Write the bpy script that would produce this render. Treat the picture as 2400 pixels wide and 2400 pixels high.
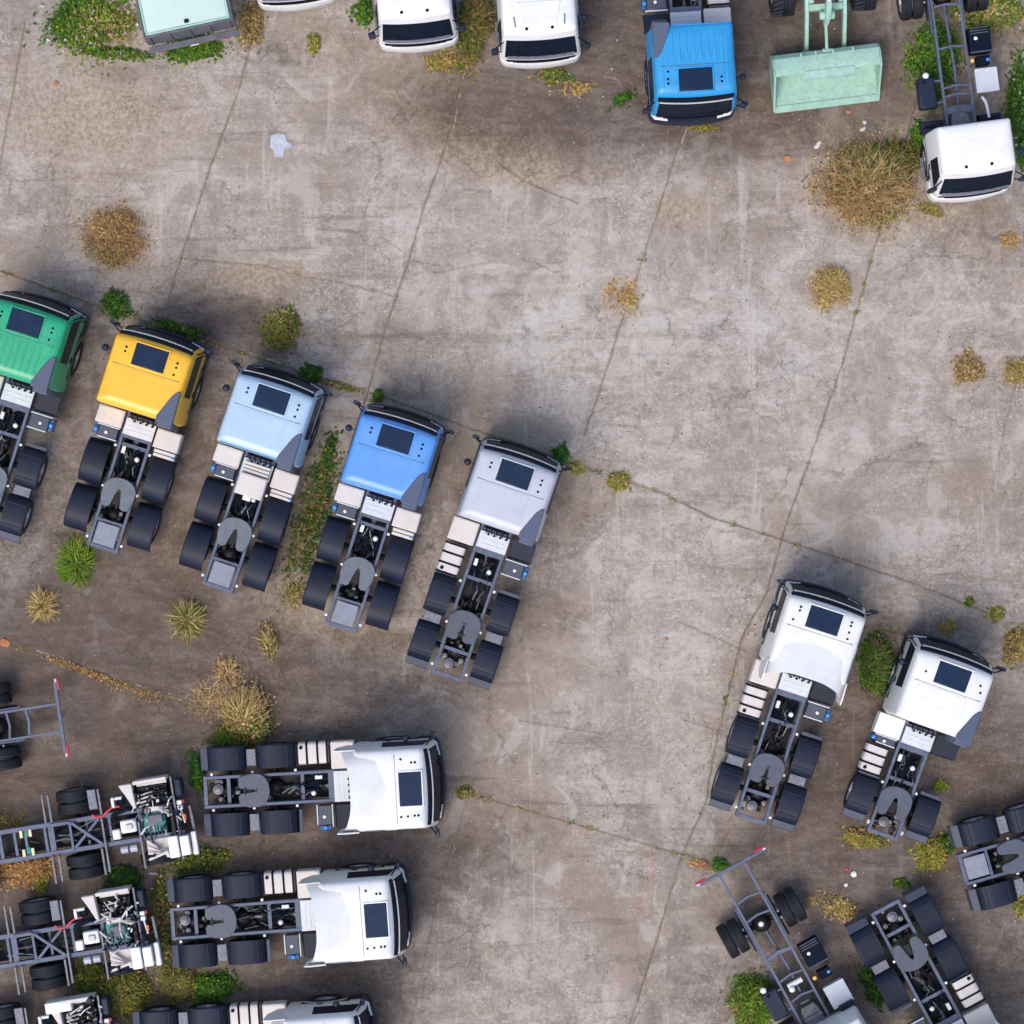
import bpy, bmesh, math, random
import numpy as np
from mathutils import Vector, Matrix

random.seed(7)
R = math.radians
C = bpy.context.scene.collection
for o in list(bpy.data.objects):
    bpy.data.objects.remove(o, do_unlink=True)
scene = bpy.context.scene

# ------------------------------------------------------------------ camera, sky, sun, exposure
CAM_H = 75.0
PXM = 84.4                      # photograph pixels per metre on the ground
cam_d = bpy.data.cameras.new('camera')
cam_d.sensor_width = 36.0
cam_d.lens = 36.0 * CAM_H / (2400 / PXM)
cam_d.clip_end = 2000
cam = bpy.data.objects.new('camera', cam_d)
cam.location = (0, 0, CAM_H)
C.objects.link(cam)
scene.camera = cam

SUN_EL, SUN_AZ = 58.0, 212.0    # degrees; azimuth clockwise from +Y
world = bpy.data.worlds.new('World')
scene.world = world
world.use_nodes = True
wn = world.node_tree.nodes
wl = world.node_tree.links
for n in list(wn):
    wn.remove(n)
wo = wn.new('ShaderNodeOutputWorld')
bg = wn.new('ShaderNodeBackground')
sky = wn.new('ShaderNodeTexSky')
sky.sky_type = 'NISHITA'
sky.sun_disc = False
sky.sun_elevation = R(SUN_EL)
sky.sun_rotation = R(SUN_AZ)
sky.air_density = 1.0
sky.dust_density = 3.0
sky.ozone_density = 1.0
bg.inputs['Strength'].default_value = 0.15
wl.new(sky.outputs[0], bg.inputs[0])
wl.new(bg.outputs[0], wo.inputs[0])

sun_d = bpy.data.lights.new('sun', 'SUN')
sun_d.energy = 1.1
sun_d.angle = R(28)
sun_d.color = (1.0, 0.93, 0.84)
sun = bpy.data.objects.new('sun', sun_d)
az, el = R(SUN_AZ), R(SUN_EL)
sdir = Vector((math.sin(az) * math.cos(el), math.cos(az) * math.cos(el), math.sin(el)))
sun.rotation_euler = (-sdir).to_track_quat('-Z', 'Y').to_euler()
sun.location = (0, 0, 60)
C.objects.link(sun)

scene.view_settings.view_transform = 'Standard'
scene.view_settings.look = 'None'
scene.view_settings.exposure = 0.52
scene.view_settings.gamma = 1.0

# ------------------------------------------------------------------ helpers
def P(px, py, z=0.0):
    k = (CAM_H - z) / CAM_H / PXM
    return Vector(((px - 1200) * k, (1200 - py) * k, z))


def tag(o, label=None, cat=None, group=None, kind=None):
    if label: o['label'] = label
    if cat: o['category'] = cat
    if group: o['group'] = group
    if kind: o['kind'] = kind
    return o


def empty(name, loc, rz=0.0):
    o = bpy.data.objects.new(name, None)
    o.empty_display_size = 0.3
    o.location = loc
    o.rotation_euler = (0, 0, rz)
    C.objects.link(o)
    return o


class MB:
    """collects shapes into one mesh; xf maps builder coordinates to the thing's own"""
    def __init__(self, xf=None):
        self.v, self.f, self.m = [], [], []
        self.xf = xf or (lambda a, b, c: (a, b, c))

    def add(self, verts, faces, mi=0):
        n = len(self.v)
        self.v += [self.xf(*p) for p in verts]
        self.f += [tuple(i + n for i in f) for f in faces]
        self.m += [mi] * len(faces)
        return self

    def box(self, a0, a1, b0, b1, c0, c1, mi=0):
        v = [(a, b, c) for a in (a0, a1) for b in (b0, b1) for c in (c0, c1)]
        return self.add(v, [(0, 1, 3, 2), (4, 6, 7, 5), (0, 4, 5, 1), (2, 3, 7, 6), (0, 2, 6, 4), (1, 5, 7, 3)], mi)

    def prism(self, poly, z0, z1, mi=0):
        """poly in (a,b); z1 a number or one per vertex"""
        n = len(poly)
        zt = z1 if isinstance(z1, (list, tuple)) else [z1] * n
        v = [(p[0], p[1], z0) for p in poly] + [(p[0], p[1], zt[i]) for i, p in enumerate(poly)]
        f = [tuple(range(n))[::-1], tuple(range(n, 2 * n))]
        f += [(i, (i + 1) % n, n + (i + 1) % n, n + i) for i in range(n)]
        return self.add(v, f, mi)

    def side(self, poly, b0, b1, mi=0):
        """poly in (a,c) extruded along b"""
        n = len(poly)
        v = [(p[0], b0, p[1]) for p in poly] + [(p[0], b1, p[1]) for p in poly]
        f = [tuple(range(n)), tuple(range(n, 2 * n))[::-1]]
        f += [(i, (i + 1) % n, n + (i + 1) % n, n + i) for i in range(n)]
        return self.add(v, f, mi)

    def tube(self, pts, r, n=10, mi=0):
        pts = [Vector(p) for p in pts]
        v, f = [], []
        for i, p in enumerate(pts):
            d = (pts[min(i + 1, len(pts) - 1)] - pts[max(i - 1, 0)]).normalized()
            up = Vector((0, 0, 1)) if abs(d.z) < 0.9 else Vector((1, 0, 0))
            a = d.cross(up).normalized()
            b = d.cross(a)
            rr = r[i] if isinstance(r, (list, tuple)) else r
            for k in range(n):
                t = 2 * math.pi * k / n
                v.append(tuple(p + a * (rr * math.cos(t)) + b * (rr * math.sin(t))))
        for i in range(len(pts) - 1):
            for k in range(n):
                f.append((i * n + k, i * n + (k + 1) % n, (i + 1) * n + (k + 1) % n, (i + 1) * n + k))
        f.append(tuple(range(n))[::-1])
        f.append(tuple(range((len(pts) - 1) * n, len(pts) * n)))
        return self.add(v, f, mi)

    def bar(self, p0, p1, w, h, mi=0):
        """rectangular bar between two points, w across, h tall"""
        p0, p1 = Vector(p0), Vector(p1)
        d = (p1 - p0).normalized()
        a = d.cross(Vector((0, 0, 1))).normalized() * (w / 2)
        b = a.cross(d).normalized() * (h / 2)
        v = [tuple(q + sa * a + sb * b) for q in (p0, p1) for sa in (-1, 1) for sb in (-1, 1)]
        return self.add(v, [(0, 1, 3, 2), (4, 6, 7, 5), (0, 4, 5, 1), (2, 3, 7, 6), (0, 2, 6, 4), (1, 5, 7, 3)], mi)

    def loft(self, rings, mi=0):
        n = len(rings[0])
        v = [p for r in rings for p in r]
        f = []
        for i in range(len(rings) - 1):
            for k in range(n):
                f.append((i * n + k, i * n + (k + 1) % n, (i + 1) * n + (k + 1) % n, (i + 1) * n + k))
        f.append(tuple(range(n))[::-1])
        f.append(tuple(range((len(rings) - 1) * n, len(rings) * n)))
        return self.add(v, f, mi)

    def lathe_b(self, a, c, prof, n=32, mi=0):
        """revolve (radius, b) closed profile about an axis along b through (a, c)"""
        m = len(prof)
        v, f = [], []
        for k in range(n):
            t = 2 * math.pi * k / n
            for r, b in prof:
                v.append((a + r * math.cos(t), b, c + r * math.sin(t)))
        for k in range(n):
            for j in range(m):
                f.append((k * m + j, k * m + (j + 1) % m, ((k + 1) % n) * m + (j + 1) % m, ((k + 1) % n) * m + j))
        return self.add(v, f, mi)

    def lathe_z(self, a, b, prof, n=24, mi=0):
        """revolve an open (radius, z) profile about the vertical; ends capped"""
        m = len(prof)
        v, f = [], []
        for k in range(n):
            t = 2 * math.pi * k / n
            for r, z in prof:
                v.append((a + r * math.cos(t), b + r * math.sin(t), z))
        for k in range(n):
            for j in range(m - 1):
                f.append((k * m + j, k * m + j + 1, ((k + 1) % n) * m + j + 1, ((k + 1) % n) * m + j))
        f.append(tuple(k * m for k in range(n)))
        f.append(tuple(k * m + m - 1 for k in range(n))[::-1])
        return self.add(v, f, mi)

    def build(self, name, mats, parent=None, bevel=0.0, smooth=35, label=None):
        me = bpy.data.meshes.new(name)
        me.from_pydata(self.v, [], self.f)
        bm = bmesh.new()
        bm.from_mesh(me)
        bmesh.ops.recalc_face_normals(bm, faces=bm.faces)
        bm.to_mesh(me)
        bm.free()
        if not isinstance(mats, (list, tuple)):
            mats = [mats]
        for m in mats:
            me.materials.append(m)
        if len(mats) > 1:
            me.polygons.foreach_set('material_index', self.m)
        if smooth:
            me.polygons.foreach_set('use_smooth', [True] * len(me.polygons))
            me.set_sharp_from_angle(angle=R(smooth))
        o = bpy.data.objects.new(name, me)
        C.objects.link(o)
        if parent:
            o.parent = parent
        if bevel:
            b = o.modifiers.new('bevel', 'BEVEL')
            b.width = bevel
            b.segments = 2
            b.limit_method = 'ANGLE'
            b.angle_limit = R(38)
        if label:
            o['label'] = label
        return o


# ------------------------------------------------------------------ materials
def nn(nt, t, **kw):
    n = nt.nodes.new(t)
    for k, v in kw.items():
        if hasattr(n, k):
            setattr(n, k, v)
    return n


def mat(name, col, rough=0.5, metal=0.0, var=0.15, scale=2.5, dirt=0.0, dirt_col=(0.16, 0.13, 0.10),
        coat=0.0, spec=0.5, streak=1.0, bump=0.0):
    """principled material with a soft noise variation and specks of dirt, in the thing's own coordinates"""
    m = bpy.data.materials.new(name)
    m.use_nodes = True
    nt = m.node_tree
    b = nt.nodes['Principled BSDF']
    b.inputs['Metallic'].default_value = metal
    b.inputs['Coat Weight'].default_value = coat
    b.inputs['Coat Roughness'].default_value = 0.12
    b.inputs['Specular IOR Level'].default_value = spec
    tc = nn(nt, 'ShaderNodeTexCoord')
    mp = nn(nt, 'ShaderNodeMapping')
    mp.inputs['Scale'].default_value = (scale, scale * streak, scale)
    oi = nn(nt, 'ShaderNodeObjectInfo')
    sc = nn(nt, 'ShaderNodeVectorMath', operation='SCALE')
    comb = nn(nt, 'ShaderNodeCombineXYZ')
    for i in range(3):
        nt.links.new(oi.outputs['Random'], comb.inputs[i])
    nt.links.new(comb.outputs[0], sc.inputs[0])
    sc.inputs['Scale'].default_value = 40.0
    ad = nn(nt, 'ShaderNodeVectorMath', operation='ADD')
    nt.links.new(tc.outputs['Object'], mp.inputs['Vector'])
    nt.links.new(mp.outputs[0], ad.inputs[0])
    nt.links.new(sc.outputs[0], ad.inputs[1])
    n1 = nn(nt, 'ShaderNodeTexNoise')
    n1.inputs['Scale'].default_value = 1.0
    n1.inputs['Detail'].default_value = 6
    n1.inputs['Roughness'].default_value = 0.65
    nt.links.new(ad.outputs[0], n1.inputs['Vector'])
    mix = nn(nt, 'ShaderNodeMix', data_type='RGBA')
    lo = tuple(c * (1 - var) for c in col) + (1,)
    hi = tuple(min(1, c * (1 + var)) for c in col) + (1,)
    mix.inputs['A'].default_value = lo
    mix.inputs['B'].default_value = hi
    mr = nn(nt, 'ShaderNodeMapRange')
    mr.inputs['From Min'].default_value = 0.3
    mr.inputs['From Max'].default_value = 0.7
    nt.links.new(n1.outputs['Fac'], mr.inputs['Value'])
    nt.links.new(mr.outputs[0], mix.inputs['Factor'])
    out = mix.outputs['Result']
    if dirt > 0:
        n2 = nn(nt, 'ShaderNodeTexNoise')
        n2.inputs['Scale'].default_value = 3.3
        n2.inputs['Detail'].default_value = 8
        n2.inputs['Roughness'].default_value = 0.75
        nt.links.new(ad.outputs[0], n2.inputs['Vector'])
        r2 = nn(nt, 'ShaderNodeMapRange')
        r2.inputs['From Min'].default_value = 0.5
        r2.inputs['From Max'].default_value = 0.78
        r2.inputs['To Max'].default_value = dirt
        nt.links.new(n2.outputs['Fac'], r2.inputs['Value'])
        mx = nn(nt, 'ShaderNodeMix', data_type='RGBA')
        mx.inputs['B'].default_value = dirt_col + (1,)
        nt.links.new(out, mx.inputs['A'])
        nt.links.new(r2.outputs[0], mx.inputs['Factor'])
        out = mx.outputs['Result']
    nt.links.new(out, b.inputs['Base Color'])
    rr = nn(nt, 'ShaderNodeMapRange')
    rr.inputs['To Min'].default_value = max(0.02, rough - 0.08)
    rr.inputs['To Max'].default_value = min(1, rough + 0.12)
    nt.links.new(n1.outputs['Fac'], rr.inputs['Value'])
    nt.links.new(rr.outputs[0], b.inputs['Roughness'])
    if bump:
        bp = nn(nt, 'ShaderNodeBump')
        bp.inputs['Strength'].default_value = bump
        bp.inputs['Distance'].default_value = 0.01
        nt.links.new(n1.outputs['Fac'], bp.inputs['Height'])
        nt.links.new(bp.outputs[0], b.inputs['Normal'])
    return m


M = {}
M['white'] = mat('white_paint', (0.74, 0.74, 0.74), 0.40, var=0.05, dirt=0.30, dirt_col=(0.42, 0.39, 0.36), coat=0.2, streak=.4)
M['silver'] = mat('silver_paint', (0.47, 0.49, 0.56), 0.40, var=0.06, dirt=0.25, dirt_col=(0.30, 0.28, 0.27), coat=0.2, streak=.4)
M['green'] = mat('green_paint', (0.010, 0.34, 0.17), 0.40, var=0.14, dirt=0.30, dirt_col=(0.12, 0.30, 0.20), coat=0.2, streak=.4)
M['yellow'] = mat('yellow_paint', (0.86, 0.46, 0.028), 0.38, var=0.08, dirt=0.28, dirt_col=(0.55, 0.34, 0.10), coat=0.2, streak=.4)
M['sky'] = mat('pale_blue_paint', (0.38, 0.52, 0.67), 0.40, var=0.07, dirt=0.28, dirt_col=(0.36, 0.42, 0.48), coat=0.2, streak=.4)
M['skydeep'] = mat('deep_blue_paint', (0.05, 0.20, 0.45), 0.40, var=0.05, coat=0.25)
M['blue'] = mat('mid_blue_paint', (0.095, 0.29, 0.68), 0.38, var=0.08, dirt=0.28, dirt_col=(0.16, 0.26, 0.42), coat=0.2, streak=.4)
M['cyan'] = mat('bright_blue_paint', (0.018, 0.27, 0.58), 0.38, var=0.14, dirt=0.28, dirt_col=(0.10, 0.25, 0.38), coat=0.2, streak=.4)
M['cream'] = mat('cream_metal', (0.60, 0.555, 0.53), 0.5, var=0.06, dirt=0.2)
M['plate'] = mat('pale_checker_plate', (0.56, 0.59, 0.64), 0.46, metal=0.1, var=0.08, dirt=0.25, scale=5)
M['rail'] = mat('blue_grey_frame_paint', (0.085, 0.107, 0.172), 0.45, var=0.3, dirt=0.45, dirt_col=(0.09, 0.075, 0.065), scale=5)
M['fender'] = mat('dark_plastic', (0.010, 0.015, 0.032), 0.46, var=0.3, dirt=0.35, dirt_col=(0.045, 0.045, 0.055), streak=0.35, spec=0.22, scale=4)
M['flap'] = mat('grey_plastic', (0.050, 0.060, 0.092), 0.5, var=0.2, dirt=0.3, dirt_col=(0.12, 0.11, 0.10))
M['spacer'] = mat('scuffed_tread_plate', (0.16, 0.17, 0.21), 0.5, var=0.45, scale=14, dirt=0.3)
M['wedge'] = mat('slate_plastic', (0.070, 0.090, 0.15), 0.45, var=0.08, dirt=0.08)
M['tyre'] = mat('tyre_rubber', (0.011, 0.013, 0.020), 0.62, var=0.3, dirt=0.18, dirt_col=(0.05, 0.048, 0.05), spec=.35)
M['rim'] = mat('steel_rim', (0.35, 0.35, 0.37), 0.45, metal=0.4, dirt=0.4)
M['black'] = mat('black_trim', (0.007, 0.011, 0.022), 0.5, var=0.2, spec=.04)
M['navy'] = mat('dark_bumper', (0.012, 0.019, 0.042), 0.42, var=0.2, spec=.25)
M['grime'] = mat('greasy_steel', (0.010, 0.010, 0.013), 0.5, metal=0.1, var=0.6, scale=9, dirt=0.3, dirt_col=(0.06, 0.05, 0.045), spec=.3)
M['steel'] = mat('worn_steel', (0.15, 0.155, 0.175), 0.45, metal=0.3, var=0.4, scale=8, dirt=0.5, dirt_col=(0.07, 0.055, 0.05))
M['coupling'] = mat('coupling_plate_steel', (0.070, 0.083, 0.118), 0.48, metal=0.1, var=0.22, dirt=0.45, scale=5, dirt_col=(0.10, 0.09, 0.08))
M['coupling2'] = mat('pale_coupling_plate_steel', (0.115, 0.135, 0.165), 0.48, metal=0.1, var=0.2, dirt=0.4, scale=5, dirt_col=(0.10, 0.09, 0.08))
M['tray'] = mat('grey_step_plate', (0.21, 0.23, 0.29), 0.5, var=0.18, dirt=0.35, scale=5)
M['glass'] = mat('dark_glass', (0.007, 0.012, 0.025), 0.2, var=0.2, spec=0.035)
M['skylight'] = mat('skylight_glass', (0.008, 0.022, 0.055), 0.14, var=0.2, spec=0.25, dirt=.02)
M['lens'] = mat('clear_lens', (0.75, 0.75, 0.76), 0.2, var=0.05)
M['red'] = mat('red_lens', (0.45, 0.015, 0.04), 0.3, var=0.15)
M['capblue'] = mat('blue_cap', (0.03, 0.28, 0.75), 0.35, var=0.1)
M['amber'] = mat('amber_plastic', (0.75, 0.45, 0.10), 0.4)
M['teal'] = mat('teal_engine_paint', (0.01, 0.20, 0.20), 0.42, var=0.25, dirt=0.35)
M['springyel'] = mat('cream_yellow_paint', (0.78, 0.66, 0.34), 0.5, var=0.15, dirt=0.2)
M['hose'] = mat('red_hose_rubber', (0.60, 0.05, 0.07), 0.5)
M['mint'] = mat('mint_paint', (0.33, 0.54, 0.45), 0.52, var=0.14, dirt=0.7, dirt_col=(0.24, 0.24, 0.16), scale=3)
M['mintpale'] = mat('pale_mint_sheet', (0.52, 0.655, 0.61), 0.6, var=0.04, dirt=0.06)
M['sill'] = mat('dull_grey_steel', (0.10, 0.105, 0.135), 0.5, var=0.3, dirt=0.45, dirt_col=(0.2, 0.18, 0.19))
M['rubble'] = mat('pale_rubble', (0.62, 0.58, 0.56), 0.8, var=0.2)
M['litter'] = mat('white_litter', (0.78, 0.77, 0.77), 0.6, var=0.1)
M['brick'] = mat('orange_brick', (0.45, 0.17, 0.07), 0.8, var=0.25)
M['sheet'] = mat('pale_blue_sheet', (0.43, 0.47, 0.53), 0.7, var=0.25, scale=5, dirt=0.8, dirt_col=(0.34, 0.31, 0.30))
M['rope'] = mat('grey_stick', (0.45, 0.42, 0.40), 0.8)


def leafmat(name, col, var=0.35):
    m = bpy.data.materials.new(name)
    m.use_nodes = True
    nt = m.node_tree
    b = nt.nodes['Principled BSDF']
    g = nn(nt, 'ShaderNodeNewGeometry')
    mix = nn(nt, 'ShaderNodeMix', data_type='RGBA')
    mix.inputs['A'].default_value = tuple(c * (1 - var) for c in col) + (1,)
    mix.inputs['B'].default_value = tuple(min(1, c * (1 + var)) for c in col) + (1,)
    nt.links.new(g.outputs['Random Per Island'], mix.inputs['Factor'])
    nt.links.new(mix.outputs['Result'], b.inputs['Base Color'])
    b.inputs['Roughness'].default_value = 0.65
    b.inputs['Specular IOR Level'].default_value = 0.25
    tr = nn(nt, 'ShaderNodeBsdfTranslucent')
    nt.links.new(mix.outputs['Result'], tr.inputs['Color'])
    ms = nn(nt, 'ShaderNodeMixShader')
    ms.inputs[0].default_value = 0.3
    nt.links.new(b.outputs[0], ms.inputs[1])
    nt.links.new(tr.outputs[0], ms.inputs[2])
    nt.links.new(ms.outputs[0], nt.nodes['Material Output'].inputs[0])
    return m


LM = {
    'green': leafmat('fresh_green_leaf', (0.105, 0.225, 0.025)),
    'lime': leafmat('lime_green_blade', (0.24, 0.36, 0.025)),
    'dark': leafmat('dark_green_leaf', (0.040, 0.125, 0.022)),
    'olive': leafmat('olive_blade', (0.27, 0.24, 0.06)),
    'straw': leafmat('straw_blade', (0.64, 0.48, 0.22)),
    'tan': leafmat('tan_dry_blade', (0.52, 0.33, 0.15)),
    'rust': leafmat('rusty_dry_leaf', (0.52, 0.27, 0.10)),
    'brown': leafmat('brown_dead_stem', (0.21, 0.13, 0.08)),
    'yellow': leafmat('yellow_leaf', (0.40, 0.35, 0.08)),
    'flower': leafmat('pale_lilac_flower', (0.68, 0.60, 0.72), 0.1),
}

# ------------------------------------------------------------------ the ground: one concrete sheet reaching far out
def ground():
    inner = np.arange(-19.0, 19.001, 0.16)
    outer = np.array([24, 32, 45, 70, 120, 220, 400.0])
    ax = np.concatenate([-outer[::-1], inner, outer])
    n = len(ax)
    X, Y = np.meshgrid(ax, ax)
    x, y = X.ravel(), Y.ravel()
    px, py = x * PXM + 1200, 1200 - y * PXM
    me = bpy.data.meshes.new('ground')
    nf = (n - 1) * (n - 1)
    ii, jj = np.meshgrid(np.arange(n - 1), np.arange(n - 1))
    a = (jj * n + ii).ravel()
    quads = np.stack([a, a + 1, a + n + 1, a + n], 1).ravel()
    me.vertices.add(n * n)
    co = np.stack([x, y, np.zeros_like(x)], 1).ravel()
    me.vertices.foreach_set('co', co)
    me.loops.add(nf * 4)
    me.loops.foreach_set('vertex_index', quads)
    me.polygons.add(nf)
    me.polygons.foreach_set('loop_start', np.arange(0, nf * 4, 4))
    me.update(calc_edges=True)
    me.validate()

    def blobs(lst):
        t = np.zeros_like(px)
        for bx, by, rx, ry, amp in lst:
            d = ((px - bx) / rx) ** 2 + ((py - by) / ry) ** 2
            t += amp * np.exp(-d)
        return t
    # dark stains, with soft shade beside and between the trucks painted in
    stain_shade = 1.18 * blobs([
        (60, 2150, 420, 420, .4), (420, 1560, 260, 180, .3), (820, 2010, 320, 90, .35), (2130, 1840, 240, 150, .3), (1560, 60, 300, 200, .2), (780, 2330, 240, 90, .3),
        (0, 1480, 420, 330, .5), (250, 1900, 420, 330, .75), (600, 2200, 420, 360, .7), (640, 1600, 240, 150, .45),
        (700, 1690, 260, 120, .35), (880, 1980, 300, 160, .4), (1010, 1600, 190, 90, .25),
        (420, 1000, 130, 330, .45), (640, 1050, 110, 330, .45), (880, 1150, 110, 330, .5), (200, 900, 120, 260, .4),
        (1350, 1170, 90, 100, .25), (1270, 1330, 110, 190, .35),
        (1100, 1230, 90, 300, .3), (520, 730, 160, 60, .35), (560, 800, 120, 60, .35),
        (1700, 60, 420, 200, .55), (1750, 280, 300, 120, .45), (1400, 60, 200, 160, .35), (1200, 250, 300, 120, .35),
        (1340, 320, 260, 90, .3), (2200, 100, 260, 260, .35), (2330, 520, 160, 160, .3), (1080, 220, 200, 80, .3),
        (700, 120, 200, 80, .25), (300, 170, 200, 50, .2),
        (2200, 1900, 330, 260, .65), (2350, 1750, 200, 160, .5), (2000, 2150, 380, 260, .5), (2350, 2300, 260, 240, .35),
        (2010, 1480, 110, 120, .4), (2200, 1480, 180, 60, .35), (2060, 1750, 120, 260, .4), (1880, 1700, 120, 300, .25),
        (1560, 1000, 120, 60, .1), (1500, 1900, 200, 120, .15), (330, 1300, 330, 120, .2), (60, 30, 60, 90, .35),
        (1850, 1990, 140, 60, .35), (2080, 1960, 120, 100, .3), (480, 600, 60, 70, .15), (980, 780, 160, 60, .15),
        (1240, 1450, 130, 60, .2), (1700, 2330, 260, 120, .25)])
    # brown dust and soil
    tan = blobs([
        (262, 560, 110, 95, .55), (2030, 440, 150, 140, .55), (1948, 668, 75, 75, .5), (442, 1455, 70, 70, .5), (640, 1505, 60, 90, .5), (578, 1680, 100, 110, .6),
        (180, 1320, 65, 80, .45), (660, 770, 65, 65, .45), (2268, 868, 55, 55, .5), (2380, 870, 55, 55, .5), (2186, 2002, 70, 70, .5), (2050, 1560, 65, 100, .5), (1760, 2350, 90, 90, .5),
        (720, 1230, 75, 200, .45), (1112, 60, 70, 110, .5), (300, 2320, 110, 90, .4), (460, 2290, 110, 70, .4),
        (1590, 495, 55, 45, .9), (1270, 400, 200, 60, .55), (1140, 330, 160, 60, .5), (960, 240, 240, 110, .5), (1210, 390, 70, 25, .5),
        (520, 670, 180, 70, .5), (640, 640, 150, 50, .35), (1455, 700, 55, 60, .8), (700, 1120, 60, 240, .3), (420, 1250, 60, 120, .5),
        (640, 1370, 120, 70, .6), (830, 1480, 120, 60, .6), (330, 1330, 120, 60, .35), (560, 1580, 110, 120, .5),
        (740, 90, 90, 90, .4), (1720, 250, 160, 80, .35), (1850, 300, 160, 80, .4), (2240, 490, 160, 100, .4), (2290, 230, 70, 120, .5),
        (250, 90, 110, 60, .7), (1990, 2120, 90, 40, .4), (1960, 1960, 90, 40, .4), (2010, 1940, 70, 50, .5),
        (150, 1570, 200, 40, .4), (120, 260, 240, 160, .5), (330, 300, 260, 140, .35), (480, 2070, 120, 60, .3), (1090, 1230, 40, 260, .3),
        (360, 1110, 60, 140, .3), (1650, 40, 300, 100, .25), (2380, 1500, 60, 80, .4), (2090, 1330, 80, 20, .3),
        (1390, 1900, 130, 16, .35), (1100, 1860, 120, 22, .3)])
    # scrubbed, bleached concrete
    pale = blobs([
        (1250, 800, 160, 110, .45), (1480, 830, 260, 220, .45), (1150, 650, 260, 140, .35), (1900, 900, 260, 320, .35), (1640, 650, 200, 140, .25),
        (300, 260, 260, 140, .2), (560, 420, 280, 160, .2), (1480, 1560, 200, 240, .25), (1560, 1250, 140, 200, .2), (1200, 170, 60, 30, .5), (1140, 215, 60, 25, .4),
        (1350, 1660, 60, 60, .4), (1640, 1800, 60, 140, .35), (1650, 2200, 70, 140, .3), (2260, 1720, 60, 40, .3), (2150, 1620, 60, 60, .3),
        (1880, 2060, 60, 50, .3), (770, 1920, 80, 40, .2), (1420, 285, 30, 40, .4), (1920, 320, 40, 40, .4), (140, 1760, 60, 30, .4), (2330, 2150, 120, 60, .3),
        (1000, 1700, 200, 80, .1), (1750, 2250, 90, 60, .2)])

    red = blobs([(1527, 2040, 8, 28, 1), (1501, 2122, 8, 24, .8), (1455, 2290, 7, 24, .8), (1438, 2335, 7, 22, .8), (725, 2010, 8, 22, .5), (902, 2000, 7, 24, .6)])
    # slab joints: signed distance to the nearest line of each family, and how open that line is
    def fam(lines):
        best = np.full_like(px, 1e9)
        sd = np.full_like(px, 1e3)
        st = np.zeros_like(px)
        for pts, s in lines:
            for (x0, y0), (x1, y1) in zip(pts[:-1], pts[1:]):
                dx, dy = x1 - x0, y1 - y0
                L = math.hypot(dx, dy)
                t = np.clip(((px - x0) * dx + (py - y0) * dy) / (L * L), 0, 1)
                d = np.hypot(px - x0 - t * dx, py - y0 - t * dy)
                sg = ((px - x0) * dy - (py - y0) * dx) / L
                m = d < best - 1e-6
                inside = d < np.abs(sg) + 14        # beyond a line's end the joint stops
                best = np.where(m, d, best)
                sd = np.where(m, np.where(inside, sg, np.sign(sg) * 300), sd)
                st = np.where(m, s, st)
        return sd / PXM, st
    v_sd, v_st = fam([
        ([(58, 60), (0, 390)], .7),
        ([(610, -300), (600, 60), (559, 215), (497, 381), (439, 559), (414, 638), (385, 740)], .8),
        ([(1150, -200), (1060, 290), (1025, 400), (995, 480), (961, 600), (937, 671), (899, 787), (868, 900), (760, 1250)], .9),
        ([(1760, -200), (1620, 250), (1587, 352), (1512, 592), (1446, 787), (1400, 932), (1372, 1010)], .8),
        ([(2160, 200), (2050, 580), (1975, 850), (1888, 1105), (1844, 1225), (1832, 1266), (1799, 1386), (1741, 1490), (1683, 1717), (1654, 1883), (1600, 2000), (1540, 2200), (1470, 2420)], .9),
        ([(1110, 1830), (1030, 2080), (960, 2420)], .35),
        ([(2380, 900), (2330, 1120)], .3)])
    c_sd, c_st = fam([
        ([(-40, 620), (0, 634), (240, 722), (345, 755), (545, 820), (700, 870), (870, 920), (1090, 1000), (1320, 1080), (1553, 1155), (1666, 1212), (1832, 1264), (1989, 1316), (2138, 1366), (2300, 1430)], 1.0),
        ([(-40, 1490), (160, 1553), (370, 1628), (600, 1700), (1068, 1850), (1240, 1900), (1590, 2000), (1690, 2025)], .75),
        ([(425, 605), (620, 622), (700, 645), (800, 662), (930, 695)], .55),
        ([(1600, 1460), (1741, 1522)], .5), ([(1600, 1685), (1687, 1712)], .45),
        ([(1180, 390), (1240, 430), (1340, 470)], .8),
        ([(900, 560), (1020, 640), (1160, 610)], .3),
        ([(1230, 1690), (1420, 1720)], .35)])
    for nm, arr in (('stain_shade', stain_shade), ('soil', tan), ('pale', pale), ('redpaint', red), ('joint_a', v_sd), ('joint_a_open', v_st), ('joint_b', c_sd), ('joint_b_open', c_st)):
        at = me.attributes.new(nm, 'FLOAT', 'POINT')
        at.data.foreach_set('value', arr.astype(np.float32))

    m = bpy.data.materials.new('weathered_concrete')
    m.use_nodes = True
    nt = m.node_tree
    b = nt.nodes['Principled BSDF']
    L = nt.links.new
    geo = nn(nt, 'ShaderNodeTexCoord')
    pos = geo.outputs['Object']

    def attr(nm):
        a_ = nn(nt, 'ShaderNodeAttribute', attribute_name=nm)
        return a_.outputs['Fac']

    def noise(scale, detail=5, rough=.6, dist=0.0, vec=None, sx=1, sy=1, rot=0.0, off=0.0):
        v = vec or pos
        mp = nn(nt, 'ShaderNodeMapping')
        mp.inputs['Scale'].default_value = (sx, sy, 1)
        mp.inputs['Rotation'].default_value = (0, 0, rot)
        mp.inputs['Location'].default_value = (off, off * 1.7, off * .3)
        L(v, mp.inputs['Vector'])
        t = nn(nt, 'ShaderNodeTexNoise')
        t.inputs['Scale'].default_value = scale
        t.inputs['Detail'].default_value = detail
        t.inputs['Roughness'].default_value = rough
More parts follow.
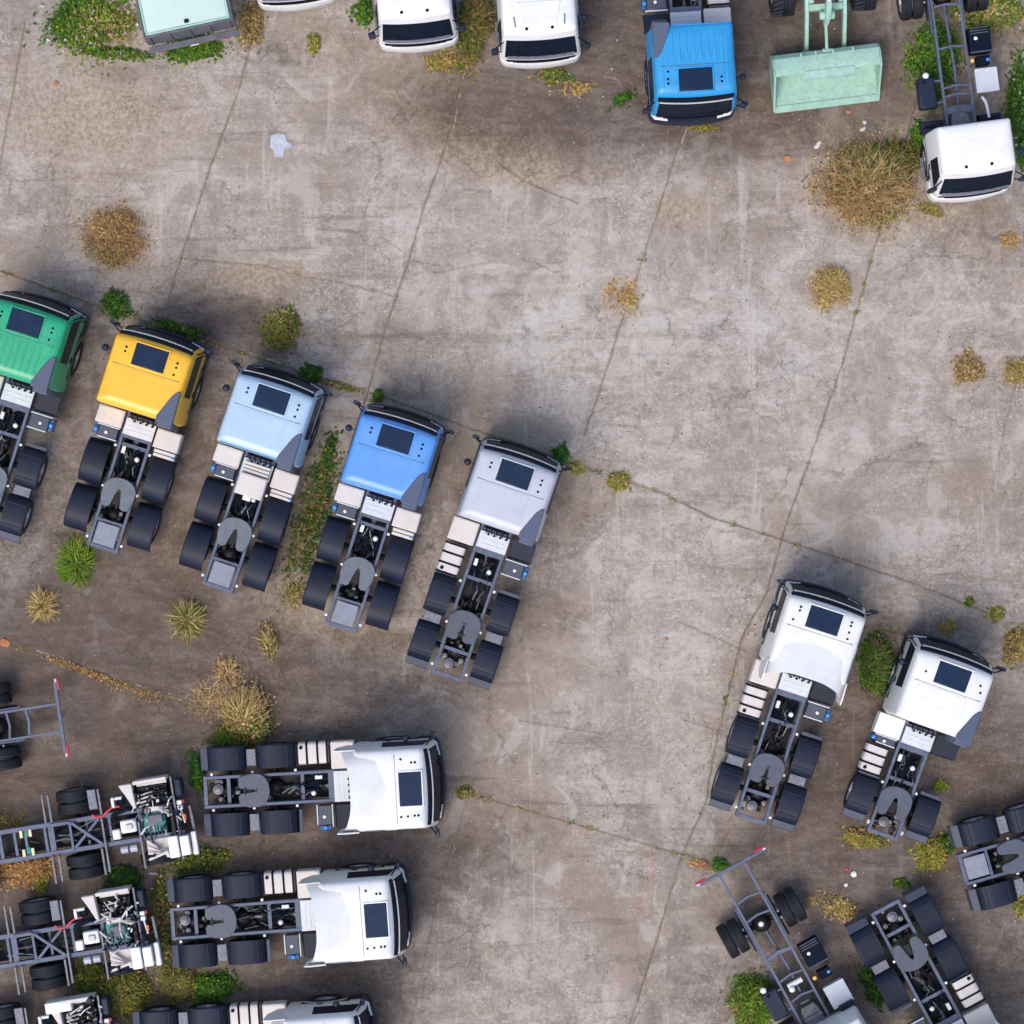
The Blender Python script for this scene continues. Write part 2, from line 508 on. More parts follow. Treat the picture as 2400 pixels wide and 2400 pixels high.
        t.inputs['Distortion'].default_value = dist
        L(mp.outputs[0], t.inputs['Vector'])
        return t.outputs['Fac']

    def rng(val, a0, a1, b0=0.0, b1=1.0, smooth=True):
        r = nn(nt, 'ShaderNodeMapRange')
        if smooth: r.interpolation_type = 'SMOOTHSTEP'
        r.inputs['From Min'].default_value = a0
        r.inputs['From Max'].default_value = a1
        r.inputs['To Min'].default_value = b0
        r.inputs['To Max'].default_value = b1
        L(val, r.inputs['Value'])
        return r.outputs[0]

    def mth(op, a_, b_=None, c_=None, clamp=False):
        n_ = nn(nt, 'ShaderNodeMath', operation=op)
        n_.use_clamp = clamp
        for i, q in enumerate((a_, b_, c_)):
            if q is None: continue
            if isinstance(q, (int, float)): n_.inputs[i].default_value = q
            else: L(q, n_.inputs[i])
        return n_.outputs[0]

    def mix(fac, a_, b_, mode='MIX'):
        n_ = nn(nt, 'ShaderNodeMix', data_type='RGBA', blend_type=mode)
        for nm, q in (('Factor', fac), ('A', a_), ('B', b_)):
            if isinstance(q, (int, float)): n_.inputs[nm].default_value = q
            elif isinstance(q, tuple): n_.inputs[nm].default_value = q + (1,)
            else: L(q, n_.inputs[nm])
        return n_.outputs['Result']

    big = noise(0.32, 4, .55, .4)
    mid = noise(1.3, 7, .68, .6)
    fine = noise(7.0, 8, .78)
    grit = noise(26, 4, .8)
    streak = noise(1.6, 6, .7, .5, sx=.35, sy=1.5, rot=R(20), off=4.0)
    streak2 = noise(2.2, 6, .72, .3, sx=1.6, sy=.35, rot=R(-17), off=9.0)
    n13 = noise(11, 5, .85, off=3.0)
    n5 = noise(5.0, 9, .85, .5, off=13.0)
    n9 = noise(9.0, 7, .85, .3, off=23.0)
    zone = rng(noise(.8, 5, .65, .6, off=27.0), .42, .60)
    col = mix(rng(big, .38, .62), (.325, .268, .225), (.375, .328, .304))
    col = mix(mth('MULTIPLY', rng(mid, .44, .62), .75), col, (.265, .226, .206))
    col = mix(mth('MULTIPLY', rng(streak, .50, .66), .5), col, (.50, .455, .43))
    col = mix(mth('MULTIPLY', rng(streak2, .52, .68), .5), col, (.20, .172, .160))
    col = mix(mth('MULTIPLY', rng(n5, .50, .62), mth('MULTIPLY_ADD', zone, .45, .20)), col, (.20, .172, .165))
    col = mix(mth('MULTIPLY', rng(n9, .52, .64), mth('MULTIPLY_ADD', zone, .55, .12)), col, (.145, .124, .120))
    col = mix(mth('MULTIPLY', rng(n9, .48, .38), .55), col, (.50, .455, .43))
    col = mix(mth('MULTIPLY', rng(fine, .52, .62), .45), col, (.17, .148, .14))
    col = mix(mth('MULTIPLY', rng(n13, .46, .36), mth('MULTIPLY_ADD', zone, .5, .15)), col, (.60, .56, .53))
    col = mix(mth('MULTIPLY', rng(grit, .56, .68), .45), col, (.60, .56, .53))
    col = mix(mth('MULTIPLY', rng(grit, .44, .33), .5), col, (.13, .112, .107))
    tone = noise(.17, 3, .5, .3, off=61.0)
    col = mix(mth('MULTIPLY', rng(tone, .50, .62), .55), col, (.265, .212, .172))
    patch = noise(.55, 6, .62, 1.2, off=67.0)
    col = mix(mth('MULTIPLY', rng(patch, .53, .60), .38), col, (.215, .180, .162))
    col = mix(mth('MULTIPLY', rng(patch, .45, .39), .42), col, (.47, .425, .40))
    drag = noise(.9, 7, .72, .4, sx=.22, sy=2.6, rot=R(17), off=71.0)
    col = mix(mth('MULTIPLY', rng(drag, .56, .66), .45), col, (.15, .125, .112))
    drag2 = noise(.9, 7, .72, .4, sx=2.6, sy=.22, rot=R(14), off=77.0)
    col = mix(mth('MULTIPLY', rng(drag2, .57, .67), .40), col, (.50, .455, .425))
    # pale scrub marks
    pl = mth('MULTIPLY', attr('pale'), rng(noise(2.4, 8, .75, .5, off=2.0), .36, .62), clamp=True)
    col = mix(mth('MULTIPLY', pl, .70, clamp=True), col, (.54, .50, .475))
    # soil
    so = mth('MULTIPLY_ADD', mth('SUBTRACT', noise(2.0, 8, .72, .8, off=6.0), .5), 1.5, attr('soil'))
    so = mth('MULTIPLY', rng(so, .12, .75), rng(attr('soil'), .02, .2))
    soilcol = mix(rng(noise(9, 7, .75, off=1.0), .35, .65), (.225, .172, .132), (.43, .355, .285))
    col = mix(mth('MULTIPLY', so, .8), col, soilcol)
    # stains and painted shade
    st = mth('MULTIPLY_ADD', mth('SUBTRACT', noise(1.1, 9, .72, 1.0, off=11.0), .5), 1.1, attr('stain_shade'))
    st = mth('MULTIPLY', rng(st, .05, .85), rng(attr('stain_shade'), .02, .25))
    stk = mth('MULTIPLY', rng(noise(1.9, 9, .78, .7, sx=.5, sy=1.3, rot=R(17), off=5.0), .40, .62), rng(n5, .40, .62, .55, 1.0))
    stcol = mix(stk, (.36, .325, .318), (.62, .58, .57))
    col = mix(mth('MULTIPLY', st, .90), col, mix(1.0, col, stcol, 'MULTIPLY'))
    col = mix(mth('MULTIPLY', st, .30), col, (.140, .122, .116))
    # remains of red paint strokes
    col = mix(mth('MULTIPLY', mth('MULTIPLY', attr('redpaint'), rng(noise(8, 6, .8, off=51.0), .42, .58)), .6, clamp=True), col, (.40, .13, .12))
    # pebbles and chips on top of it all
    vo = nn(nt, 'ShaderNodeTexVoronoi')
    vo.inputs['Scale'].default_value = 5.5
    L(pos, vo.inputs['Vector'])
    chip = mth('MULTIPLY', rng(vo.outputs['Distance'], .07, .13, 1, 0), rng(noise(.9, 5, .7, off=7.0), .50, .66))
    col = mix(mth('MULTIPLY', chip, .65), col, (.50, .465, .44))
    vo2 = nn(nt, 'ShaderNodeTexVoronoi')
    vo2.inputs['Scale'].default_value = 4.1
    L(pos, vo2.inputs['Vector'])
    chip2 = mth('MULTIPLY', rng(vo2.outputs['Distance'], .06, .14, 1, 0), rng(noise(1.1, 5, .7, off=17.0), .50, .66))
    col = mix(mth('MULTIPLY', chip2, .6), col, (.10, .09, .088))
    # cracks
    wob = mth('MULTIPLY', mth('SUBTRACT', noise(2.6, 6, .7, off=8.0), .5), .9)
    av = nn(nt, 'ShaderNodeVectorMath', operation='ADD')
    cx = nn(nt, 'ShaderNodeCombineXYZ')
    L(wob, cx.inputs[0])
    wob2 = mth('MULTIPLY', mth('SUBTRACT', noise(2.3, 6, .7, off=21.0), .5), .9)
    L(wob2, cx.inputs[1])
    L(pos, av.inputs[0]); L(cx.outputs[0], av.inputs[1])
    ve = nn(nt, 'ShaderNodeTexVoronoi', feature='DISTANCE_TO_EDGE')
    ve.inputs['Scale'].default_value = 0.55
    L(av.outputs[0], ve.inputs['Vector'])
    ck = mth('MULTIPLY', rng(ve.outputs['Distance'], .003, .012, 1, 0), rng(noise(.55, 4, .6, off=14.0), .50, .60))
    ve2 = nn(nt, 'ShaderNodeTexVoronoi', feature='DISTANCE_TO_EDGE')
    ve2.inputs['Scale'].default_value = 1.5
    L(av.outputs[0], ve2.inputs['Vector'])
    ck2 = mth('MULTIPLY', rng(ve2.outputs['Distance'], .006, .022, .8, 0), rng(noise(.4, 4, .6, off=24.0), .55, .64))
    ck = mth('MAXIMUM', ck, ck2)
    col = mix(mth('MULTIPLY', ck, .42), col, (.10, .088, .082))
    # joints
    jn = mth('MULTIPLY', mth('SUBTRACT', noise(3.0, 8, .78, off=31.0), .5), .17)
    jw = noise(1.7, 5, .7, off=37.0)
    allj = None
    for nm in ('joint_a', 'joint_b'):
        d = mth('ABSOLUTE', mth('ADD', attr(nm), jn))
        wide = rng(mth('DIVIDE', d, rng(jw, .3, .75, .03, .14, False)), .3, 1.0, 1, 0)
        thin = rng(d, .006, .034, 1, 0)
        op = attr(nm + '_open')
        col = mix(mth('MULTIPLY', mth('MULTIPLY', wide, op), .38), col, (.21, .165, .12))
        col = mix(mth('MULTIPLY', mth('MULTIPLY', thin, op), rng(jw, .34, .60, .06, .48)), col, (.085, .064, .055))
        lip = rng(mth('ABSOLUTE', mth('SUBTRACT', mth('ADD', attr(nm), jn), .06)), .01, .035, 1, 0)
        col = mix(mth('MULTIPLY', mth('MULTIPLY', lip, op), mth('MULTIPLY', rng(noise(2.2, 4, .7, off=41.0), .5, .64), .55)), col, (.46, .42, .39))
        allj = thin if allj is None else mth('MAXIMUM', allj, thin)
    col = mix(1.0, col, (.985, 1.0, .985), 'MULTIPLY')
    bc = nn(nt, 'ShaderNodeBrightContrast')
    bc.inputs['Bright'].default_value = .040
    bc.inputs['Contrast'].default_value = .17
    L(col, bc.inputs['Color'])
    L(bc.outputs[0], b.inputs['Base Color'])
    b.inputs['Roughness'].default_value = .9
    b.inputs['Specular IOR Level'].default_value = .25
    hh = mth('SUBTRACT', mth('ADD', mth('MULTIPLY', fine, .5), mth('MULTIPLY', grit, .25)), mth('MAXIMUM', allj, ck))
    bp = nn(nt, 'ShaderNodeBump')
    bp.inputs['Strength'].default_value = .5
    bp.inputs['Distance'].default_value = .02
    L(hh, bp.inputs['Height'])
    L(bp.outputs[0], b.inputs['Normal'])
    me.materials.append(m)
    o = bpy.data.objects.new('ground', me)
    C.objects.link(o)
    o['kind'] = 'structure'
    o['label'] = 'cracked grey brown concrete yard of large slabs'


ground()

# ------------------------------------------------------------------ shared vehicle pieces
def wheel(parent, xf, s, t, r=0.5, w=0.56, dual=True, name='wheel'):
    """tyre (one or two side by side) with its rim as a sub-part"""
    mb = MB(xf)

    def tyre(t0, t1):
        c = (t0 + t1) / 2
        h = (t1 - t0) / 2
        prof = [(r * .56, c - h * .75), (r * .70, c - h * .96), (r * .86, c - h), (r * .95, c - h * .90), (r * .985, c - h * .72)]
        for k in (-.45, -.15, .15, .45):
            prof += [(r, c + h * (k - .10)), (r, c + h * (k + .06)), (r * .97, c + h * (k + .08)), (r * .97, c + h * (k + .13))]
        prof += [(r, c + h * .62), (r * .985, c + h * .72), (r * .95, c + h * .90), (r * .86, c + h), (r * .70, c + h * .96), (r * .56, c + h * .75)]
        mb.lathe_b(s, r, prof, 36)
    if dual:
        g = .035
        tyre(t - w / 2, t - g / 2)
        tyre(t + g / 2, t + w / 2)
    else:
        tyre(t - w / 2, t + w / 2)
    o = mb.build(name, M['tyre'], parent, 0, 40)
    rb = MB(xf)
    sg = 1 if t > 0 else -1
    rb.lathe_b(s, r, [(.02, t + sg * (w / 2 - .16)), (r * .30, t + sg * (w / 2 - .15)), (r * .36, t + sg * (w / 2 - .04)), (r * .57, t + sg * (w / 2 - .03)),
                      (r * .57, t - sg * w * .3), (.02, t - sg * w * .3)], 28)
    for k in range(8):
        a = k * math.pi / 4
        rb.box(s + r * .44 * math.cos(a) - .012, s + r * .44 * math.cos(a) + .012, t + sg * (w / 2 - .06), t + sg * (w / 2 - .015),
               r + r * .44 * math.sin(a) - .012, r + r * .44 * math.sin(a) + .012)
    rb.build('rim', M['rim'], o)
    return o


def fender(parent, xf, s0, s1, t0, t1, wz=0.5, rise=0.64, lip=True, full=False, label=None):
    """arched mudguard shell over a wheel, hollow underneath, with a turned-down outer edge"""
    c, h = (s0 + s1) / 2, (s1 - s0) / 2
    mb = MB(xf)
    n = 18
    sgn = 1 if t1 > 0 else -1
    ti, to = (t0, t1) if abs(t1) > abs(t0) else (t1, t0)
    out, inn = [], []
    pw = 2.0 / (3.2 if not full else 2.5)
    lo = 14 if full else 24
    for i in range(n + 1):
        a = R(lo + (180 - 2 * lo) * i / n)
        ca, sa = math.cos(a), math.sin(a)
        x = math.copysign(abs(ca) ** pw, ca) * h / (abs(math.cos(R(lo))) ** pw)
        z = wz + rise * abs(sa) ** pw
        out.append((c - x, z))
        x2 = x * (1 - .02 / h)
        inn.append((c - x2, z - .022))
    prof = out + inn[::-1]
    edge = .045
    # shell with rounded outer edge: three strips across
    for (ta, tb, za, zb) in ((ti, to - sgn * edge, 0, 0), (to - sgn * edge, to - sgn * .012, 0, -.012), (to - sgn * .012, to, -.012, -.05 if lip else -.03)):
        m = len(prof)
        v = [(p[0], ta, p[1] + za) for p in prof] + [(p[0], tb, p[1] + zb) for p in prof]
        f = [(i, i + 1, m + i + 1, m + i) for i in range(m - 1)] + [(m - 1, 0, m, 2 * m - 1)]
        f += [(i, i + 1, m - 2 - i, m - 1 - i) for i in range(n)]
        f += [(m + m - 1 - i, m + m - 2 - i, m + i + 1, m + i) for i in range(n)]
        mb.add(v, f)
    # shallow ribs across the crown
    for q in (.2, .8) if not full else ():
        x = s0 + (s1 - s0) * q
        i = min(range(n + 1), key=lambda j: abs(out[j][0] - x))
        mb.bar((out[i][0], ti + sgn * .03, out[i][1] + .005), (out[i][0], to - sgn * .06, out[i][1] + .005), .03, .02)
    return mb.build('fender', M['fender'], parent, 0, 40, label)


def plan(sf, sr, hw, z, rf=.16, rr=.07, bulge=.06, nfr=9):
    """rounded plan outline of a cab at one height: (s, t, z) points"""
    pts = []
    def arc(cs, ct, r, a0, a1, k=5):
        for i in range(k + 1):
            a = R(a0 + (a1 - a0) * i / k)
            pts.append((cs + r * math.cos(a), ct + r * math.sin(a), z))
    eb = lambda t: sf + bulge * (t / hw) ** 2
    arc(sr - rr, hw - rr, rr, 0, 90)                           # rear right
    e = eb(hw - rf)
    arc(e + rf, hw - rf, rf, 90, 180)                          # front right
    for i in range(1, nfr):
        t = (hw - rf) * (1 - 2 * i / nfr)
        pts.append((eb(t), t, z))
    arc(e + rf, -(hw - rf), rf, 180, 270)                      # front left
    arc(sr - rr, -(hw - rr), rr, 270, 360)                     # rear left
    return pts


def front_patch(rings, z0, z1, wfrac, off, thick, nz=6, nt=14):
    """closed slab that follows the front of a cab between two heights"""
    zs = [r[0] for r in rings]
    def prm(z):
        for a_, b_ in zip(rings[:-1], rings[1:]):
            if a_[0] <= z <= b_[0]:
                q = (z - a_[0]) / (b_[0] - a_[0])
                return [a_[i] + (b_[i] - a_[i]) * q for i in range(6)]
        return rings[-1]
    v, f = [], []
    for layer in (off, off - thick):
        for j in range(nz + 1):
            z = z0 + (z1 - z0) * j / nz
            _, sf, sr, hw, rf, bu = prm(z)
            for i in range(nt + 1):
                u = -1 + 2 * i / nt
                t = u * (hw * wfrac)
                s = sf + bu * (t / hw) ** 2
                lim = hw - rf
                if abs(t) > lim:
                    d = abs(t) - lim
                    s = sf + bu * (lim / hw) ** 2 + rf - math.sqrt(max(0.0, rf * rf - d * d))
                v.append((s - layer, t, z + layer * .3))
    m = (nt + 1)
    tot = (nz + 1) * m
    for b0 in (0, tot):
        for j in range(nz):
            for i in range(nt):
                q = b0 + j * m + i
                f.append((q, q + 1, q + m + 1, q + m))
    for i in range(nt):
        f.append((i, i + 1, tot + i + 1, tot + i))
        q = nz * m + i
        f.append((q, q + 1, tot + q + 1, tot + q))
    for j in range(nz):
        f.append((j * m, (j + 1) * m, tot + (j + 1) * m, tot + j * m))
        q = j * m + nt
        f.append((q, q + m, tot + q + m, tot + q))
    return v, f


CAB_A = [  # z, front s, rear s, half width, front corner radius, front bulge
    (0.62, .20, 2.36, 1.14, .16, .12), (1.15, .12, 2.38, 1.165, .18, .12), (1.62, .11, 2.40, 1.175, .20, .12), (1.78, .12, 2.40, 1.175, .20, .12),
    (2.62, .345, 2.38, 1.11, .17, .08), (2.80, .425, 2.37, 1.08, .15, .06), (2.90, .475, 2.35, 1.055, .13, .05), (2.955, .53, 2.30, 1.01, .12, .05),
    (2.985, .61, 2.24, .94, .12, .05), (3.00, .80, 2.1, .75, .12, .05)]
CAB_B = [
    (0.62, .12, 1.84, 1.12, .16, .10), (1.10, .06, 1.86, 1.15, .18, .10), (1.45, .05, 1.87, 1.16, .20, .10), (1.56, .07, 1.87, 1.155, .20, .10),
    (2.44, .42, 1.86, 1.08, .15, .07), (2.58, .48, 1.85, 1.05, .13, .06), (2.68, .515, 1.83, 1.02, .12, .05), (2.725, .57, 1.79, .97, .12, .05),
    (2.75, .68, 1.71, .86, .12, .05), (2.76, .88, 1.6, .7, .12, .05)]


def ring_at(rings, z):
    for a_, b_ in zip(rings[:-1], rings[1:]):
        if a_[0] <= z <= b_[0]:
            q = (z - a_[0]) / (b_[0] - a_[0])
            return [a_[i] + (b_[i] - a_[i]) * q for i in range(6)]
    return rings[-1]


def cab_shell(root, xf, rings, paint, bumper_mat, wf=1.0, trim=None, pillars=False, side_paint=None):
    rg = [(z, sf, sr, hw * wf, rf, bu) for z, sf, sr, hw, rf, bu in rings]
    mb = MB(xf)
    mb.loft([plan(sf, sr, hw, z, rf, .07, bu) for z, sf, sr, hw, rf, bu in rg])
    cab = mb.build('cab', paint, root, 0, 32)
    zt = rg[4][0]
    zb = rg[3][0] + .03
    # windscreen
    v, f = front_patch(rg, zb, zt - .02, .90 if pillars else .998, .012, .03)
    MB(xf).add(v, f).build('windscreen', M['glass'], cab, 0, 40)
    # dark panel and grille under it
    v, f = front_patch(rg, .98, rg[2][0] - .05 if pillars else zb - .012, .86 if pillars else .998, .014, .03)
    gr = MB(xf).add(v, f)
    for k in range(3):
        z = 1.06 + k * .13
        v, f = front_patch(rg, z, z + .05, .70, .034, .03, 1)
        gr.add(v, f)
    gr.build('grille', M['black'], cab, 0, 40)
    # side windows, door line and handle
    for sg in (-1, 1):
        hw0, hw1 = ring_at(rg, rg[3][0] + .04)[3], ring_at(rg, zt - .04)[3]
        s0, s1, st0 = .50, rg[0][2] - .75, .36
        w = MB(xf)
        zlo, zhi = rg[3][0] + .04, zt - .06
        o1, o2 = .012, -.02
        quad = [(st0, zlo, hw0), (s1, zlo, hw0), (s1, zhi, hw1), (s0 + .06, zhi, hw1)]
        vv = [(a_, sg * (h_ + o1), z_) for a_, z_, h_ in quad] + [(a_, sg * (h_ + o2), z_) for a_, z_, h_ in quad]
        w.add(vv, [(0, 1, 2, 3), (7, 6, 5, 4), (0, 1, 5, 4), (1, 2, 6, 5), (2, 3, 7, 6), (3, 0, 4, 7)])
        w.build('side_window', M['glass'], cab, .006)
        MB(xf).box(s1 - .22, s1 - .06, sg * (ring_at(rg, 1.5)[3] + .002), sg * (ring_at(rg, 1.5)[3] + .03), 1.42, 1.47).build('door_handle', M['black'], cab, .008)
    # bumper wrapping the corners
    bm_ = MB(xf)
    e = rg[1][1] - (.10 if pillars else .13)
    hwb = rg[1][3] + .03
    bm_.loft([plan(e + .05, .62, hwb - .02, .34, .24, .04, .16), plan(e, .66, hwb, .48, .26, .04, .16), plan(e, .66, hwb, .80, .26, .04, .16),
              plan(e + .04, .60, hwb - .015, .93, .24, .04, .14)])
    bp = bm_.build('bumper', bumper_mat, root, 0, 35)
    for sg in (-1, 1):
        lm = MB(xf)
        lm.prism([(e + .10, sg * (hwb - .52)), (e + .17, sg * (hwb - .16)), (e + .30, sg * (hwb - .06)), (e + .36, sg * (hwb - .14)), (e + .25, sg * (hwb - .50))], .70, [.955] * 5)
        lm.build('headlight', M['lens'], bp, .015)
    # wheel arch and step below the cab
    for sg in (-1, 1):
        h = rg[1][3]
        st = MB(xf)
        st.side([(.70, .50), (.78, .95), (1.02, 1.16), (1.75, 1.16), (1.98, .92), (2.02, .92), (2.02, 1.18), (.66, 1.18), (.66, .5)], sg * (h - .42), sg * (h + .012))
        st.build('front_fender', M['fender'], root, .01)
    return cab, rg


def mirrors(root, xf, rg, white=False):
    for sg in (-1, 1):
        h = rg[3][3]
        m = MB(xf)
        m.tube([(.42, sg * (ring_at(rg, 2.4)[3] - .03), 2.42), (.30, sg * (h + .08), 2.44), (.27, sg * (h + .14), 2.40)], .018, 8)
        m.tube([(.30, sg * (h - .03), 1.72), (.28, sg * (h + .08), 1.72), (.27, sg * (h + .14), 1.78)], .018, 8)
        a = m.build('mirror', M['black'], root)
        g = MB(xf)
        g.prism([(.20, sg * (h + .05)), (.18, sg * (h + .22)), (.23, sg * (h + .25)), (.29, sg * (h + .23)), (.29, sg * (h + .05))], 1.80, [2.40, 2.40, 2.36, 2.38, 2.40])
        g.build('mirror_housing', M['navy'], a, .02)
    # round kerb mirror over the near-side door
    g = MB(xf)
    h = ring_at(rg, 2.3)[3]
    g.tube([(.95, -(h - .05), 2.42), (.95, -(h + .12), 2.46)], .014, 8)
    g.lathe_z(.95, -(h + .18), [(.02, 2.36), (.08, 2.38), (.095, 2.42), (.06, 2.47), (.02, 2.48)], 16)
    g.build('kerb_mirror', M['navy'], root)


def frame_rails(root, xf, s0, s1, cross, tc=.40, w=.085, z0=.72, z1=.98, inner=None, m='rail'):
    mb = MB(xf)
    for sg in (-1, 1):
        t = sg * tc
        # C channel: web and two flanges
        mb.box(s0, s1, t + sg * (w / 2 - .012), t + sg * w / 2, z0, z1)
        mb.box(s0, s1, t - sg * w / 2, t + sg * (w / 2 - .0125), z1 - .012, z1 + .001)
        mb.box(s0, s1, t - sg * w / 2, t + sg * (w / 2 - .0125), z0 - .001, z0 + .012)
    for c in cross:
        s, wd = c[0], c[1]
        dz = c[2] if len(c) > 2 else .02
        mb.box(s - wd / 2, s + wd / 2, -tc + w / 2 - .02, tc - w / 2 + .02, z1 - .10 - dz, z1 - dz)
    return mb.build('frame', M[m], root, .006)


def bellows(root, xf, s, t, z=.74, r=.15):
    mb = MB(xf)
    mb.lathe_z(s, t, [(r * .8, z - .25), (r * .85, z - .1), (r * 1.08, z - .05), (r * .9, z), (r * 1.05, z + .04), (r * .95, z + .08), (r * .55, z + .10), (r * .5, z + .12), (r * .15, z + .13)], 20)
    return mb.build('air_bellows', M['steel'], root, 0, 50)


def fifth_wheel(root, xf, s, big, pale):
    """coupling plate: horseshoe with a throat at the rear (larger s)"""
    a, bw = .46, .46
    pts = []
    n = 16
    for i in range(n + 1):                                # rounded front
        q = R(180 * i / n)
        pts.append((s - .40 * math.sin(q) ** .8, -bw * math.cos(q)))
    nw = .12 if big else .05
    tail = s + .44
    pts += [(s + .10, bw), (s + .28, bw * .93), (tail, bw * .80), (tail + .02, nw + .10), (tail - .04, nw + .02)]
    if big:
        pts += [(s + .12, .09), (s - .06, .045), (s - .10, 0), (s - .06, -.045), (s + .12, -.09)]
    else:
        pts += [(s + .22, .05), (s + .02, .035), (s - .02, 0), (s + .02, -.035), (s + .22, -.05)]
    pts += [(tail - .04, -nw - .02), (tail + .02, -nw - .10), (tail, -bw * .80), (s + .28, -bw * .93), (s + .10, -bw)]
    mb = MB(xf)
    mb.prism(pts, 1.07, 1.13)
    o = mb.build('fifth_wheel', M['coupling2' if pale else 'coupling'], root, .012)
    j = MB(xf)
    j.box(s + .02, s + .34, -.10, .10, 1.0, 1.06)
    if not big:
        j.box(s - .06, s - .03, -.06, .06, 1.128, 1.136)
        j.box(s + .24, s + .29, -.11, .11, 1.128, 1.136)
    j.build('jaw', M['grime'], o, .01)
    for sg in (-1, 1):
        MB(xf).prism([(s - .16, sg * .30), (s + .22, sg * .30), (s + .22, sg * .46), (s - .16, sg * .46)], .985, 1.068).build('coupling_bracket', M['rail'], o, .01)
    return o


def deck_box(root, xf, s0, s1, t0, t1, z0, z1, m='cream', name='equipment_box', seam=True):
    mb = MB(xf)
    mb.box(s0, s1, t0, t1, z0, z1)
    o = mb.build(name, M[m], root, .022)
    if seam:
        l = MB(xf)
        l.box(s0 + .03, s1 - .03, t0 + .03, t1 - .03, z1 - .004, z1 + .012)
        l.build('lid', M[m], o, .008)
    return o


def adblue(root, xf, s0, s1, sg, z1=1.04):
    mb = MB(xf)
    mb.box(s0, s1, sg * .52, sg * 1.06, .62, z1)
    o = mb.build('battery_box', M['flap'], root, .025)
    e = MB(xf)
    e.box(s0 + .02, s1 - .02, sg * 1.063, sg * 1.20, .62, z1 - .04)
    e.build('urea_tank', mat_once('deep_blue_tank', (.03, .09, .22)), o, .03)
    MB(xf).box(s0 - .035, s0 - .002, sg * .50, sg * 1.12, z1 - .10, z1 + .012).build('box_strap', M['plate'], o, .006)
    MB(xf).box(s1 + .002, s1 + .035, sg * .50, sg * 1.04, z1 - .10, z1 + .012).build('box_strap', M['plate'], o, .006)
    c = (s0 + s1) / 2
    MB(xf).lathe_z(c + .02, sg * .83, [(.045, z1 - .01), (.045, z1 + .035), (.03, z1 + .045)], 12).build('filler_cap', M['lens'], o)
    MB(xf).lathe_z(c + .0, sg * 1.13, [(.05, z1 - .06), (.05, z1 + .03), (.03, z1 + .04)], 12).build('filler_cap', M['capblue'], o)
    return o


_once = {}


def mat_once(nm, col, rough=.4):
    if nm not in _once:
        _once[nm] = mat(nm, col, rough)
    return _once[nm]


def fuel_tank(root, xf, s0, s1, sg, t0=.62, t1=1.22, nseg=3):
    mb = MB(xf)
    r = .10
    pr = []
    for (ct, cz, a0) in ((t1 - r, 1.0 - r, 0), (t0 + r, 1.0 - r, 90), (t0 + r, .46 + r, 180), (t1 - r, .46 + r, 270)):
        for i in range(5):
            a = R(a0 + 90 * i / 4)
            pr.append((sg * (ct + r * math.cos(a)), cz + r * math.sin(a)))
    mb.loft([[(s, p[0], p[1]) for p in pr] for s in (s0, s1)])
    o = mb.build('fuel_tank', M['cream'], root, .015)
    L = (s1 - s0) / nseg
    for k in range(nseg + 1):
        s = s0 + k * L
        s = min(max(s, s0 + .03), s1 - .03)
        st = MB(xf)
        po = [(p[0] + math.copysign(.012, p[0] - sg * (t0 + t1) / 2), p[1] + math.copysign(.012, p[1] - .73)) for p in pr]
        st.loft([[(q, p[0], p[1]) for p in po] for q in (s - .028, s + .028)])
        st.build('tank_strap', M['black'], o)
    MB(xf).lathe_z(s1 - .14, sg * (t1 - .13), [(.05, .98), (.05, 1.03), (.03, 1.035)], 12).build('filler_cap', M['black'], o)
    return o


